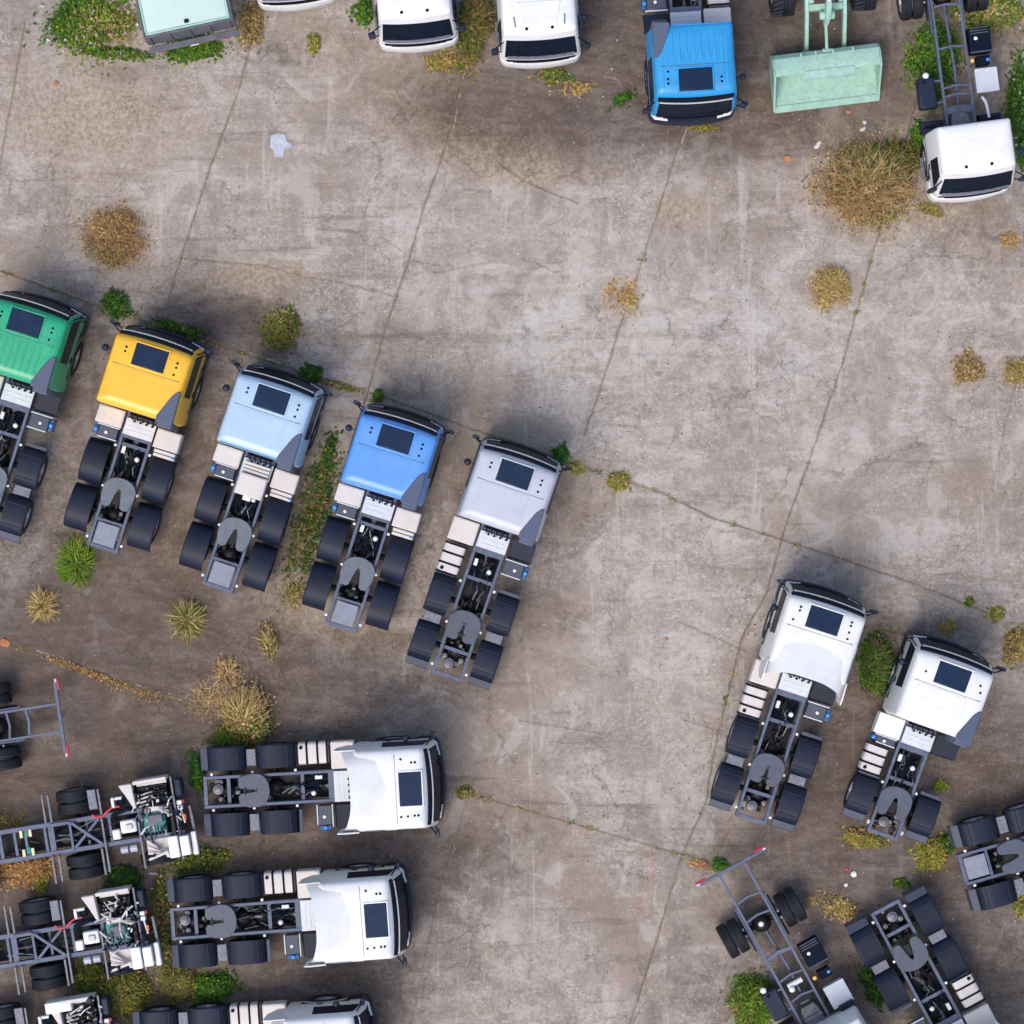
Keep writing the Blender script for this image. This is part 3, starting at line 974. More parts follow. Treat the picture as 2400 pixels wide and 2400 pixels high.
def tractor(label, front, rear, paint, bumper='navy', kind='long', deflector=False, deck='right_urea', ribs=False, L=None, group='tractor units parked in the yard',
            spacers=True, tray=False, single=False, rear_wall=None, deep=None, wedge_side=1, wide_notch=False, pale_plate=False, centre_box=False):
    L = L or {'long': 6.72, 'short': 6.25, 'solo': 5.65}[kind]
    F, Rr = P(front[0], front[1], .62), P(rear[0], rear[1], .95)
    F.z = Rr.z = 0
    mid = (F + Rr) / 2
    d = F - Rr
    root = empty('tractor_unit', mid, math.atan2(d.y, d.x))
    tag(root, label, 'truck', group)
    xf = lambda s, t, z: (L / 2 - s, -t, z)
    pm = M[paint]
    cab, rg = cab_shell(root, xf, CAB_A, pm, M[bumper])
    # pressed roof: skylight with its frame, ports, rear gutter
    fr = MB(xf)
    for (a0, a1, b0, b1) in ((.535, .575, -.495, .495), (1.175, 1.22, -.495, .495), (.575, 1.175, -.495, -.45), (.575, 1.175, .45, .495)):
        fr.box(a0, a1, b0, b1, 2.94, 3.022)
    sk = MB(xf).box(.577, 1.173, -.448, .448, 2.95, 3.030).build('skylight', M['skylight'], cab, .02)
    fr.build('skylight_frame', pm, cab, .012)
    ports = [(.78, -.69), (.90, -.69), (.80, .74), (.92, .74), (1.12, .73)] if not single else [(.98, -.72), (.86, .78), (1.04, .84)]
    if deflector:
        ports = [(.72, -.70), (.82, -.70), (1.10, -.80), (.70, .72), (.80, .72), (.98, .73), (1.16, .74)]
    for a, b in ports:
        MB(xf).lathe_z(a, b, [(.034, 2.95), (.034, 3.003), (.02, 3.008)], 10).build('roof_port', M['black'], cab)
    if ribs:
        rb = MB(xf)
        for k in range(8):
            t = -.74 + k * .19
            rb.box(1.36, 2.16, t - .035, t + .035, 2.97, 3.012)
        for sg in (-1, 1):
            rb.box(.70, 2.16, sg * .86 - .03, sg * .86 + .03, 2.95, 2.998)
        rb.build('roof_rib', pm, cab, .012)
    elif not deflector:
        rb = MB(xf)
        rb.box(1.32, 2.14, -.80, .56, 2.985, 3.006)
        rb.build('roof_pressing', pm, cab, .010)
    gt = MB(xf)
    gt.box(2.325, 2.375, -.98, .98, 2.865, 2.915)
    gt.build('rear_gutter', M[deep] if deep else pm, cab, .01)
    # sun visor; pale strip on its lower lip paints in the sky glint
    vs = MB(xf)
    v, f = front_patch(rg, 2.64, 2.80, .93, .05, .06, 2)
    vs.add(v, f)
    vo = vs.build('sun_visor', M['black'], cab, .012)
    v, f = front_patch(rg, 2.615, 2.638, .88, .075, .05, 1)
    MB(xf).add(v, f).build('visor_glint', M['plate'], vo, .006)
    for sg in (-.55, .15):
        MB(xf).tube([(.13, sg + .1, 1.80), (.16, sg - .1, 1.86), (.30, sg + .38, 2.16)], .014, 6).build('wiper', M['black'], cab)
    mirrors(root, xf, rg)
    # air intake snorkel on the rear roof corner
    if not deflector:
        ws = wedge_side
        po = [(1.50, ws * 1.06), (1.53, ws * .96), (1.66, ws * .86), (2.26, ws * .62), (2.44, ws * .62), (2.47, ws * 1.08)]
        MB(xf).prism(po, 2.2, [3.045 - .05 * (abs(p[1]) - .62) / .46 for p in po]).build('air_intake', M['wedge'], cab, .025)
        MB(xf).box(2.405, 2.56, ws * .66, ws * 1.06, 1.15, 2.75).build('intake_duct', M['wedge'], cab, .03)
    else:
        # wind deflector: dished shell rising to the back, side fairings running past the cab
        nu, nv = 16, 14
        gv, gf = [], []
        for lay in (0, -.03):
            for j in range(nv + 1):
                t = -1.10 + 2.20 * j / nv
                e = abs(t) / 1.10
                send = 2.48 + .42 * max(0, e - .25) ** 2.0 + (.10 if t > .95 else 0)
                s00 = 1.40 - .10 * e
                for i in range(nu + 1):
                    q = i / nu
                    s = s00 + (send - s00) * q
                    z = 2.985 + .20 * (q ** 1.15) * (1 - .10 * e * e) - .42 * max(0, e - .80) / .2 * (.4 + .6 * q) - .06 * e
                    gv.append((s, t, z + lay))
        m_ = nu + 1
        tot = (nv + 1) * m_
        for b0 in (0, tot):
            for j in range(nv):
                for i in range(nu):
                    q = b0 + j * m_ + i
                    gf.append((q, q + 1, q + m_ + 1, q + m_))
        for i in range(nu):
            gf += [(i, i + 1, tot + i + 1, tot + i), (nv * m_ + i, nv * m_ + i + 1, tot + nv * m_ + i + 1, tot + nv * m_ + i)]
        for j in range(nv):
            gf += [(j * m_, (j + 1) * m_, tot + (j + 1) * m_, tot + j * m_), (j * m_ + nu, (j + 1) * m_ + nu, tot + (j + 1) * m_ + nu, tot + j * m_ + nu)]
        df = MB(xf).add(gv, gf).build('wind_deflector', pm, root, 0, 40)
        for sg in (-1, 1):
            sd = MB(xf)
            sd.side([(2.30, 1.35), (2.62, 1.35), (2.86, 2.1), (2.90, 2.95), (2.72, 3.02), (2.30, 2.95)], sg * 1.085, sg * 1.12)
            sd.build('side_fairing', pm, df, .012)
        MB(xf).box(1.62, 2.15, 1.066, 1.10, 2.2, 2.86).build('air_intake', M['wedge'], cab, .01)

    sm = MB(xf)
    sm.box(1.262, 1.274, -.93, .93, 2.985, 3.0035)
    sm.build('roof_seam', M['flap'], cab)
    # chassis ------------------------------------------------------------
    if kind == 'long':
        axles = [4.66, 5.96]; fw = 5.20
        sp = [(4.06, 5.14), (5.43, 6.48)]
    elif kind == 'short':
        axles = [4.06, 5.26]; fw = 4.62
        sp = [(3.38, 4.61), (4.69, 5.95)]
    else:
        axles = [4.80]; fw = 4.62
        sp = [(4.22, 5.26)]
    cross = [(2.55, .12), (3.12 if kind != 'short' else 3.05, .16), (axles[0] - .75, .10, .08), (L - .05, .10)]
    if tray:
        cross.append((L - .78, .08))
    elif kind == 'long':
        cross.append((axles[-1] - .02, .10, .10))
    frame_rails(root, xf, 1.2, L, cross)
    # gearbox, shaft, axles
    g = MB(xf)
    g.prism([(2.2, -.30), (2.9, -.24), (3.1, -.16), (3.1, .16), (2.9, .24), (2.2, .30)], .45, .82)
    g.build('gearbox', M['grime'], root, .03)
    sh = MB(xf)
    sh.tube([(3.1, 0, .66), (axles[0] - .2, .0, .60)], .06, 12)
    sh.tube([(3.1, 0, .66), (3.25, 0, .66)], .10, 12)
    sh.build('drive_shaft', M['steel'], root)
    bt = MB(xf)
    bt.box(3.12, fw - .42, -.34, .34, .50, .54)
    bt.build('dark_backing', M['grime'], root, .01)  # dark sheet added to blacken the gap between the rails
    MB(xf).box(fw + .46, max(axles[-1] + .30, fw + .7), -.33, .33, .40, .43).build('dark_backing', M['grime'], root, .01)  # second added sheet, darkening the bay behind the coupling
    hs = MB(xf)
    rr = random.Random(sum(map(ord, label)))
    for k in range(12):
        t = -.30 + .60 * k / 11
        s0 = 3.25 + rr.random() * .3
        hs.tube([(s0, t, .80), (s0 + .35, t + rr.uniform(-.05, .05), .84 + rr.random() * .06), (s0 + .7, t + rr.uniform(-.08, .08), .78)], .014 + .012 * rr.random(), 6)
    hs.build('air_hose', M['black'], root)
    vb = MB(xf)
    vb.box(3.36, 3.56, -.30, -.20, .78, .94)
    vb.build('air_valve', M['lens'], root, .012)
    vb = MB(xf)
    vb.lathe_z(3.62, .18, [(.06, .72), (.075, .90), (.05, .95), (.02, .955)], 14)
    vb.build('air_valve', M['lens'], root, .012)
    for k in range(16):
        s = 3.2 + rr.random() * (fw - 3.75); t = rr.uniform(-.3, .3)
        MB(xf).box(s, s + rr.uniform(.05, .16), t - .04, t + .04, .55, .74 + rr.random() * .12).build('valve_block', M['grime'], root, .01)
    for k in range(16):
        s, t = rr.uniform(3.15, fw - .5), rr.uniform(-.26, .26)
        MB(xf).tube([(s, t, .80), (s + rr.uniform(.1, .3), t + rr.uniform(-.15, .15), .93), (s + rr.uniform(.3, .5), t + rr.uniform(-.1, .1), .84)], rr.uniform(.012, .024), 6).build('cable', M[rr.choice(['black', 'steel', 'grime'])], root)
    for k in range(13):
        s, t = rr.uniform(fw + .42, L - .2), rr.uniform(-.28, .28)
        MB(xf).box(s, s + rr.uniform(.05, .13), t - .05, t + .05, .5, .68 + rr.random() * .16).build('linkage', M[rr.choice(['steel', 'grime', 'grime'])], root, .01)
    for k, a in enumerate(axles):
        ax = MB(xf)
        ax.tube([(a, -1.0, .5), (a, 1.0, .5)], .085, 14)
        ax.lathe_z(a, 0, [(.05, .24), (.20, .32), (.26, .5), (.22, .68), (.10, .77), (.03, .78)], 18)
        ax.tube([(a - .12, 0, .60), (a - .3, 0, .62)], .10, 12)
        ax.build('axle', M['grime'], root, 0, 45)
        for sg in (-1, 1):
            bl = MB(xf)
            bl.lathe_z(a + .22, sg * .24, [(.06, .50), (.09, .55), (.095, .70), (.07, .76), (.02, .77)], 14)
            bl.build('brake_chamber', M['steel'], root, 0, 45)
    bellows(root, xf, L - .38, -.06 if kind != 'short' else 0, .76, .15) if not tray else None
    for k, a in enumerate([1.38] + axles):
        for sg in (-1, 1):
            if k == 0:
                wheel(root, xf, a, sg * 1.04, .5, .31, False)
            else:
                wheel(root, xf, a, sg * .92, .5, .58, True)
    # mudguards
    for i, (a0, a1) in enumerate(sp):
        for sg in (-1, 1):
            fender(root, xf, a0, a1, sg * .585, sg * (1.235 if kind != 'short' else 1.245), .50, .60 if not (kind == 'short' and i == 0) else .615, full=not spacers)
    for sg in (-1, 1):
        if spacers:
            a0 = sp[0][0]
            MB(xf).bar((a0 - .06, sg * .60, .93), (a0 - .06, sg * 1.20, .93), .10, .05).build('fender_lip', M['flap'], root, .015)
            if len(sp) == 2:
                q0, q1 = sp[0][1] + .02, sp[1][0] - .02
                MB(xf).box(q0, q1, sg * .66, sg * 1.12, .86, .90).build('step_plate', M['spacer'], root, .01)
            e = sp[-1][1]
            MB(xf).side([(e - .03, .84), (e + .01, .90), (e + .20, .80), (e + .24, .42), (e + .215, .42), (e + .17, .78)], sg * .60, sg * 1.22).build('mud_flap', M['flap'], root, .01)
        for s in (sp[0][0] + .02, sp[0][1] + (.12 if spacers else -.05), L - .24):
            q = MB(xf).box(s - .035, s + .035, sg * .49 - .035, sg * .49 + .035, .90, 1.0)
            q.build('marker_lamp', M['lens'], root, .012)
        for a in axles:
            MB(xf).tube([(a, sg * .44, .90), (a, sg * .60, 1.04)], .022, 8).build('fender_stay', M['grime'], root)
        e = sp[-1][1] - .02
        MB(xf).box(e - .08, e, sg * .98 - .12, sg * .98 + .12, .46, .58).build('tail_light', M['red'], root, .012)
    fifth_wheel(root, xf, fw, wide_notch, pale_plate)
    if tray:
        t = MB(xf)
        t.box(L - .72, L - .12, -.30, .30, .99, 1.02)
        t.build('step_tray', M['tray'], root, .012)
    # deck behind the cab ---------------------------------------------------
    pl = MB(xf)
    pl.box(2.58, 3.04, -.40, .44, 1.03, 1.06)
    for k in range(3):
        pl.box(2.64 + k * .13, 2.67 + k * .13, -.34, .38, 1.058, 1.068)
    pl.build('deck_plate', M['plate'], root, .008)
    for k in range(5):
        t = -.28 + k * .15
        ho = MB(xf)
        ho.tube([(2.44, t, 1.25), (2.52, t + .02, 1.22), (2.60, t + .05, 1.09)], .02, 7)
        ho.build('coiled_hose', M['black'], root)
    for k in range(4):
        t = -.2 + k * .17
        MB(xf).box(2.60, 2.66, t, t + .06, 1.07, 1.12).build('hose_coupling', M['black'], root, .008)
    if deck == 'right_urea':
        deck_box(root, xf, 2.44, 3.08, -1.215, -.47, .60, 1.13)
        fuel_tank(root, xf, 3.16, 4.04, -1)
        MB(xf).side([(2.50, .98), (3.04, .92), (3.08, .55), (3.04, .55), (3.0, .88), (2.50, .94)], .52, 1.18).build('rear_mudguard', M['fender'], root, .015)
        adblue(root, xf, 3.14, 3.52, 1)
    elif deck == 'solo':
        deck_box(root, xf, 2.44, 3.02, -1.215, -.47, .60, 1.13, 'white')
        adblue(root, xf, 3.07, 3.24, -1, 1.0)
        fuel_tank(root, xf, 3.32, 4.16, -1)
        MB(xf).side([(2.50, .98), (3.04, .92), (3.08, .55), (3.04, .55), (3.0, .88), (2.50, .94)], .52, 1.18).build('rear_mudguard', M['fender'], root, .015)
    else:
        deck_box(root, xf, 2.44, 2.93, -1.215, -.47, .60, 1.13)
        adblue(root, xf, 2.98, 3.28, -1)
        o = deck_box(root, xf, 2.60, 3.14, .50, 1.20, .60, 1.12)
        for k in range(2):
            MB(xf).box(3.17 + k * .11, 3.26 + k * .11, .56, 1.16, .60, 1.03 - k * .05).build('tank_rib', M['cream'], o, .02)
        MB(xf).lathe_z(3.30, 1.10, [(.04, .98), (.04, 1.03), (.02, 1.035)], 10).build('filler_cap', M['capblue'], o)
        if centre_box:
            o = deck_box(root, xf, 2.98, 3.58, -.36, .42, 1.07, 1.34, 'cream')
            cb = MB(xf)
            for k in range(3):
                cb.box(2.66 + k * .10, 2.74 + k * .10, -.34, .40, 1.07, 1.20 + k * .02)
            cb.build('box_louvre', M['cream'], o, .012)
            MB(xf).box(3.58, 3.70, -.10, .12, 1.05, 1.16).build('bracket', M['lens'], o, .01)
    return root


# ------------------------------------------------------------------ the row of coloured tractor units
tractor('bright green tractor unit with ribbed roof, first of the coloured row', (118, 702), (-58, 1243), 'green', kind='long', ribs=True, pale_plate=True)
tractor('bright yellow tractor unit with dark skylight, square grey tray at its tail', (402, 777), (238, 1290), 'yellow', kind='short', deck='boxes', spacers=False, tray=True, wide_notch=True, pale_plate=True)
tractor('pale sky blue tractor unit with a big cream box behind the cab', (680, 868), (507, 1386), 'sky', kind='short', deck='boxes', spacers=False, tray=True, wide_notch=True, pale_plate=True, centre_box=True, deep='skydeep')
tractor('medium blue tractor unit between the sky blue and the silver one', (958, 962), (798, 1474), 'blue', kind='short', deck='boxes', spacers=False, tray=True, wide_notch=True, pale_plate=True)
tractor('silver grey tractor unit with dark fenders at the end of the coloured row', (1231, 1043), (1046, 1589), 'silver', kind='long')
# white ones
tractor('white twin rear axle tractor unit with roof deflector, parked nose up', (1931, 1376), (1759, 1922), 'white', kind='long', deflector=True)
tractor('white single rear axle tractor unit without roof deflector, nose up', (2226, 1500), (2066, 1963), 'white', kind='solo', deck='solo', single=True, wide_notch=True)
tractor('white tractor unit with the straw grass at its tail, upper of three', (1044, 1824), (478, 1858), 'white', kind='long', L=6.62, deflector=True)
tractor('white tractor unit with deflector, middle one of three beside the stripped chassis', (964, 2121), (403, 2166), 'white', kind='long', L=6.62, deflector=True)
tractor('white tractor unit mostly cut off by the bottom edge, below two others', (884, 2432), (323, 2477), 'white', kind='long', L=6.62, deflector=True)
tractor('white tractor unit with dark bare tail pointing up beside the red barred chassis', (2344, 2632), (2069, 2116), 'white', kind='long', deflector=True, wide_notch=True)
tractor('dark tail of a tractor unit with a square tray, its cab outside the photo', (2806, 1878), (2246, 2042), 'white', kind='long', deflector=True, tray=True, wide_notch=True)
tractor('vivid blue tractor unit nosing down from the top edge, ribbed roof', (1622, 297), (1588, -290), 'cyan', kind='long', ribs=True)


# ------------------------------------------------------------------ light trucks with a white day cab
def day_cab(root, xf, wf=1.0, slots=False, panel=False):
    cab, rg = cab_shell(root, xf, CAB_B, M['white'], M['white'], wf, pillars=True)
    for t in (-.33, .36):
        MB(xf).lathe_z(.68, t, [(.045, 2.70), (.045, 2.760), (.03, 2.766)], 10).build('roof_port', M['black'], cab)
    if panel:
        MB(xf).prism([(.78, -.46), (.78, .46), (1.40, .60), (1.40, -.60)], 2.73, 2.782).build('roof_hatch', M['white'], cab, .02)
        for sg in (-1, 1):
            MB(xf).bar((.74, sg * .66, 2.765), (1.02, sg * .68, 2.765), .035, .03).build('roof_slot', M['spacer'], cab, .006)
    for sg in (-.5, .2):
        MB(xf).tube([(.08, sg, 1.62), (.12, sg + .1, 1.70), (.22, sg + .45, 1.92)], .016, 6).build('wiper', M['black'], cab)
    v, f = front_patch(rg, 1.60, 1.70, .84, .05, .03, 1)
    MB(xf).add(v, f).build('cowl', M['spacer'], cab)
    mirrors(root, xf, rg)
    for sg in (-1, 1):
        h = rg[1][3]
        MB(xf).box(.75, 1.35, sg * (h + .0), sg * (h + .10), .40, .46).build('cab_step', M['steel'], root, .01)
    return cab, rg


def chassis_truck(label, front, u, L, cross, items, wf=1.0, lightbar=True, axle_d=1.76, group='bare chassis trucks', slots=False, panel=False, cabless=False, shaft=True):
    """front: pixel of the bumper centre; u: heading in pixels"""
    n = math.hypot(*u)
    F = P(front[0], front[1], .6)
    F.z = 0
    hd = Vector((u[0] / n, -u[1] / n, 0))
    mid = F - hd * (L / 2)
    root = empty('chassis_truck', mid, math.atan2(hd.y, hd.x))
    tag(root, label, 'truck', group)
    xf = lambda s, t, z: (L / 2 - s, -t, z)
    day_cab(root, xf, wf, slots, panel)
    fm = MB(xf)
    for sg in (-1, 1):
        # rails step outwards near the cab and are doubled over the axle
        for a0, a1, t in ((.9, L - .02, .385),):
            fm.box(a0, a1, sg * t - .035, sg * t + .035, .905, .918)
            fm.box(a0, a1, sg * t + sg * .024, sg * t + sg * .034, .70, .904)
        fm.box(L - axle_d - 1.0, L - axle_d + .75, sg * .455 - .018, sg * .455 + .018, .66, .88)
    for c in cross:
        s, w = c
        fm.prism([(s - w / 2, -.355), (s - w / 2 + .05, 0), (s - w / 2, .355), (s + w / 2, .355), (s + w / 2 + .05, 0), (s + w / 2, -.355)], .80, .898)
    fm.build('frame', M['rail'], root, .005)
    if lightbar:
        MB(xf).box(L - .02, L + .07, -.97, .97, .80, .90).build('rear_bar', M['rail'], root, .01)
        for sg in (-1, 1):
            MB(xf).box(L + .072, L + .13, sg * .92 - .16, sg * .92 + .16, .80, .90).build('tail_light', M['red'], root, .01)
            MB(xf).box(L + .020, L + .069, sg * 1.03 - .055, sg * 1.03 + .05, .82, .89).build('reflector', M['plate'], root, .01)
    # axle, springs, shaft, engine
    a = L - axle_d
    ax = MB(xf)
    ax.tube([(a, -.95, .5), (a, .95, .5)], .08, 14)
    ax.lathe_z(a, 0, [(.05, .24), (.20, .32), (.27, .5), (.22, .68), (.12, .76), (.03, .77)], 18)
    ax.build('axle', M['grime'], root, 0, 45)
    MB(xf).lathe_z(a + .02, .03, [(.07, .74), (.075, .80), (.05, .83), (.02, .835)], 14).build('breather_cap', M['lens'], root)
    for sg in (-1, 1):
        sp = MB(xf)
        for k in range(4):
            sp.box(a - .62 + .12 * k, a + .62 - .12 * k, sg * .50 - .03, sg * .50 + .03, .60 - .022 * k, .619 - .022 * k)
        sp.build('leaf_spring', M['grime'], root)
        for q in (-.10, .10):
            MB(xf).box(a + q - .03, a + q + .03, sg * .545 - .03, sg * .545 + .03, .62, .72).build('spring_clamp', M['lens'], root, .01)
        wheel(root, xf, a, sg * .90, .5, .60, True)
        wheel(root, xf, 1.25, sg * .96, .48, .28, False)
    if shaft:
        MB(xf).tube([(2.5, -.02, .66), (3.6, -.06, .64), (a - .2, 0, .58)], .045, 12).build('drive_shaft', M['rail'], root)
    g = MB(xf)
    g.prism([(1.5, -.30), (2.25, -.26), (2.55, -.14), (2.55, .14), (2.25, .26), (1.5, .30)], .40, .86)
    g.tube([(2.05, -.28, .88), (2.05, .28, .88)], .07, 10)
    g.build('gearbox', M['steel'], root, .03)
    MB(xf).side([(1.95, .5), (1.99, .92), (2.20, .98), (2.24, .94), (2.28, .5), (2.24, .5)], .50, 1.10).build('rear_mudguard', M['fender'], root, .01)
    MB(xf).side([(1.95, .5), (1.99, .92), (2.20, .98), (2.24, .94), (2.28, .5), (2.24, .5)], -1.10, -.50).build('rear_mudguard', M['fender'], root, .01)
    for it in items:
        k, s, t = it[0], it[1], it[2]
        sg = 1 if t > 0 else -1
        if k == 'battery':
            o = MB(xf).box(s - .36, s + .36, t - .30, t + .30, .52, .94).build('battery_box', M['black'], root, .04)
            q = MB(xf)
            for j in range(3):
                q.box(s + .18 + j * .07, s + .21 + j * .07, t - .26, t + .26, .938, .955)
            q.box(s - .34, s - .30, t - .31, t + .31, .93, .955)
            q.build('box_rib', M['flap'], o, .006)
            MB(xf).lathe_z(s + .05, t - sg * .12, [(.05, .93), (.05, .975), (.03, .985)], 12).build('filler_cap', M['lens'], o)
        elif k == 'white':
            o = MB(xf).box(s - .31, s + .31, t - .29, t + .29, .60, 1.0).build('equipment_box', M['plate'], root, .03)
            MB(xf).box(s - .33, s + .33, t - .31, t + .31, 1.0, 1.025).build('lid', M['plate'], o, .012)
        elif k == 'tank':
            o = MB(xf).box(s - .42, s + .42, t - .24, t + .24, .50, .93).build('fuel_tank', M['navy'], root, .05)
            MB(xf).lathe_z(s + .30, t + .05, [(.05, .92), (.05, .96), (.03, .965)], 12).build('filler_cap', M['black'], o)
            MB(xf).bar((s + .30, sg * .40, .86), (s + .30, t - sg * .2, .86), .05, .05).build('tank_bracket', M['rail'], o)
            MB(xf).bar((s - .30, sg * .40, .86), (s - .30, t - sg * .2, .86), .05, .05).build('tank_bracket', M['rail'], o)
        elif k == 'urea':
            o = MB(xf).box(s - .13, s + .13, t - .20, t + .16, .55, .90).build('urea_tank', M['black'], root, .03)
            MB(xf).lathe_z(s, t + sg * .14, [(.045, .89), (.045, .95), (.03, .955)], 12).build('filler_cap', M['capblue'], o)
            MB(xf).lathe_z(s + .02, t - sg * .28, [(.05, .80), (.055, .92), (.02, .93)], 12).build('air_valve', M['amber'], root)
        elif k == 'canister':
            MB(xf).lathe_z(s, t, [(.06, .7), (.085, .80), (.085, .93), (.05, .97), (.02, .975)], 14).build('air_dryer', M['lens'], root)
        elif k == 'pipe':
            MB(xf).tube([(s, t, .9), (s - .14, t - sg * -.06, .96), (s - .28, t + sg * .08, .98), (s - .6, t + sg * .10, 1.0)], .04, 10).build('air_pipe', M['lens'], root, 0)
        elif k == 'muffler':
            MB(xf).tube([(s, -.22, .80), (s, .22, .80)], .075, 12).build('reservoir', M['lens'], root)
        elif k == 'compressor':
            q = MB(xf)
            q.box(s - .18, s + .18, -.26, .26, .62, .84)
            q.tube([(s - .10, -.20, .86), (s - .10, .20, .86)], .05, 10)
            q.build('compressor', M['grime'], root, .02)
    return root


chassis_truck('long bare chassis truck with white cab, green weeds growing through its frame', (2272, 468), (.13, .99), 7.4,
              [(2.45, .20), (2.85, .06), (3.09, .06), (4.17, .06), (5.33, .06), (6.5, .06), (7.3, .06)],
              [('white', 3.16, -.83), ('urea', 3.72, -.80), ('battery', 4.28, -.80), ('tank', 3.02, .82), ('canister', 3.50, .80), ('pipe', 2.72, -.66)], .95)
chassis_truck('bare chassis truck with red tipped tail bar and a bright green bush beside it', (1711 + 575 * .482, 2028 + 575 * .876), (.482, .876), 6.7,
              [(6.70 - .94, .06), (6.7 - 1.50, .06), (6.7 - 2.68, .11), (6.7 - 3.37, .06), (6.7 - 4.0, .06)],
              [('white', 2.30, -.90), ('urea', 2.95, -.82), ('battery', 3.60, -.84), ('tank', 2.85, .76), ('canister', 3.35, .86), ('muffler', 3.10, 0), ('canister', 3.0, .15), ('compressor', 2.55, 0)])
chassis_truck('bare grey frame with red tipped tail bar, cab outside the photo', (147 - 575 * .988, 1680 + 575 * .15), (-.988, .15), 6.7,
              [(6.70 - .88, .07), (6.7 - 1.42, .06), (6.7 - 2.68, .11), (6.7 - 3.37, .06)],
              [('white', 2.30, -.90), ('battery', 3.60, -.84), ('tank', 2.85, .76)])
TOPG = 'white day cab trucks along the top edge'
chassis_truck('white day cab truck at top with green weeds on both its sides', (984, 118), (.085, .996), 6.7, [(2.6, .1), (4.0, .07), (5.4, .07)],
              [('white', 2.6, -.83), ('tank', 2.9, .8)], .93, group=TOPG)
chassis_truck('white day cab truck at top with raised roof hatch, second from the blue cab', (1268, 156), (.07, .997), 6.7, [(2.6, .1), (4.0, .07), (5.4, .07)],
              [('white', 2.6, -.83), ('tank', 2.9, .8)], .95, group=TOPG, panel=True)
chassis_truck('white cab at top edge showing only its front bumper', (700, 20), (.11, .994), 6.7, [(2.6, .1), (4.0, .07), (5.4, .07)],
              [('white', 2.6, -.83)], .93, group=TOPG)


# ------------------------------------------------------------------ truck with a pale mint covered body
def covered_truck():
    F = P(452, 84, 1.0); F.z = 0
    hd = Vector((-.21, .978, 0)).normalized()
    L = 6.5
    root = empty('covered_truck', F + hd * (L / 2), math.atan2(hd.y, hd.x))
    tag(root, 'truck body with flat pale mint cover and grey steel tail, in weeds', 'truck')
    xf = lambda s, t, z: (s - L / 2, t, z)          # s from the tail forwards
    w = 1.24
    for sg in (-1, 1):
        p = MB(xf)
        p.box(.06, L, sg * (w - .06), sg * w, .95, 2.02)
        for k in range(7):
            p.box(.3 + k * .9, .36 + k * .9, sg * (w + .001), sg * (w + .05), .97, 1.98)
        p.build('side_panel', M['sill'], root, .012)
    t = MB(xf)
    t.box(0, .055, -w, w, .95, 2.02)
    for k in range(5):
        t.box(-.04, -.001, -1.1 + k * .55 - .03, -1.1 + k * .55 + .03, 1.0, 1.95)
    t.build('tailgate', M['sill'], root, .012)
    sl = MB(xf)
    sl.box(-.22, -.045, -1.25, 1.25, .86, .94)
    sl.build('rear_sill', M['sill'], root, .02)
    for q, c in ((-.9, 'red'), (.0, 'lens'), (.9, 'red')):
        MB(xf).box(-.245, -.222, q - .12, q + .12, .86, .93).build('tail_light', M[c], root, .008)
    cv = MB(xf)
    n, m_ = 22, 12
    v, f = [], []
    for lay in (0, -.03):
        for i in range(n + 1):
            for j in range(m_ + 1):
                s = .12 + (L - .2) * i / n
                tt = -1.10 + 2.2 * j / m_
                z = 2.06 + .05 * (1 - (tt / 1.1) ** 2) + .006 * math.sin(i * 1.7 + j)
                v.append((s, tt, z + lay))
    q = m_ + 1
    tot = (n + 1) * q
    for b0 in (0, tot):
        for i in range(n):
            for j in range(m_):
                k = b0 + i * q + j
                f.append((k, k + 1, k + q + 1, k + q))
    for i in range(n):
        f += [(i * q, (i + 1) * q, tot + (i + 1) * q, tot + i * q), (i * q + m_, (i + 1) * q + m_, tot + (i + 1) * q + m_, tot + i * q + m_)]
    for j in range(m_):
        f += [(j, j + 1, tot + j + 1, tot + j), (n * q + j, n * q + j + 1, tot + n * q + j + 1, tot + n * q + j)]
    cv.add(v, f)
    o = cv.build('cargo_cover', M['mintpale'], root, 0, 40)
    ed = MB(xf)
    ed.box(.06, .118, -1.16, 1.16, 2.02, 2.075)
    for sg in (-1, 1):
        ed.box(.119, L, sg * 1.105, sg * 1.165, 2.02, 2.075)
    ed.build('cover_edge', M['mint'], o, .015)
    MB(xf).box(.16, .26, -.06, .06, 2.10, 2.15).build('latch', M['black'], o, .01)
    fm = MB(xf)
    for sg in (-1, 1):
        fm.box(.1, L + .5, sg * .40 - .04, sg * .40 + .04, .68, .93)
    fm.build('frame', M['rail'], root)
    for sg in (-1, 1):
        wheel(root, xf, 1.6, sg * .92, .5, .58, True)
        wheel(root, xf, L - .6, sg * 1.0, .5, .30, False)
    return root


covered_truck()


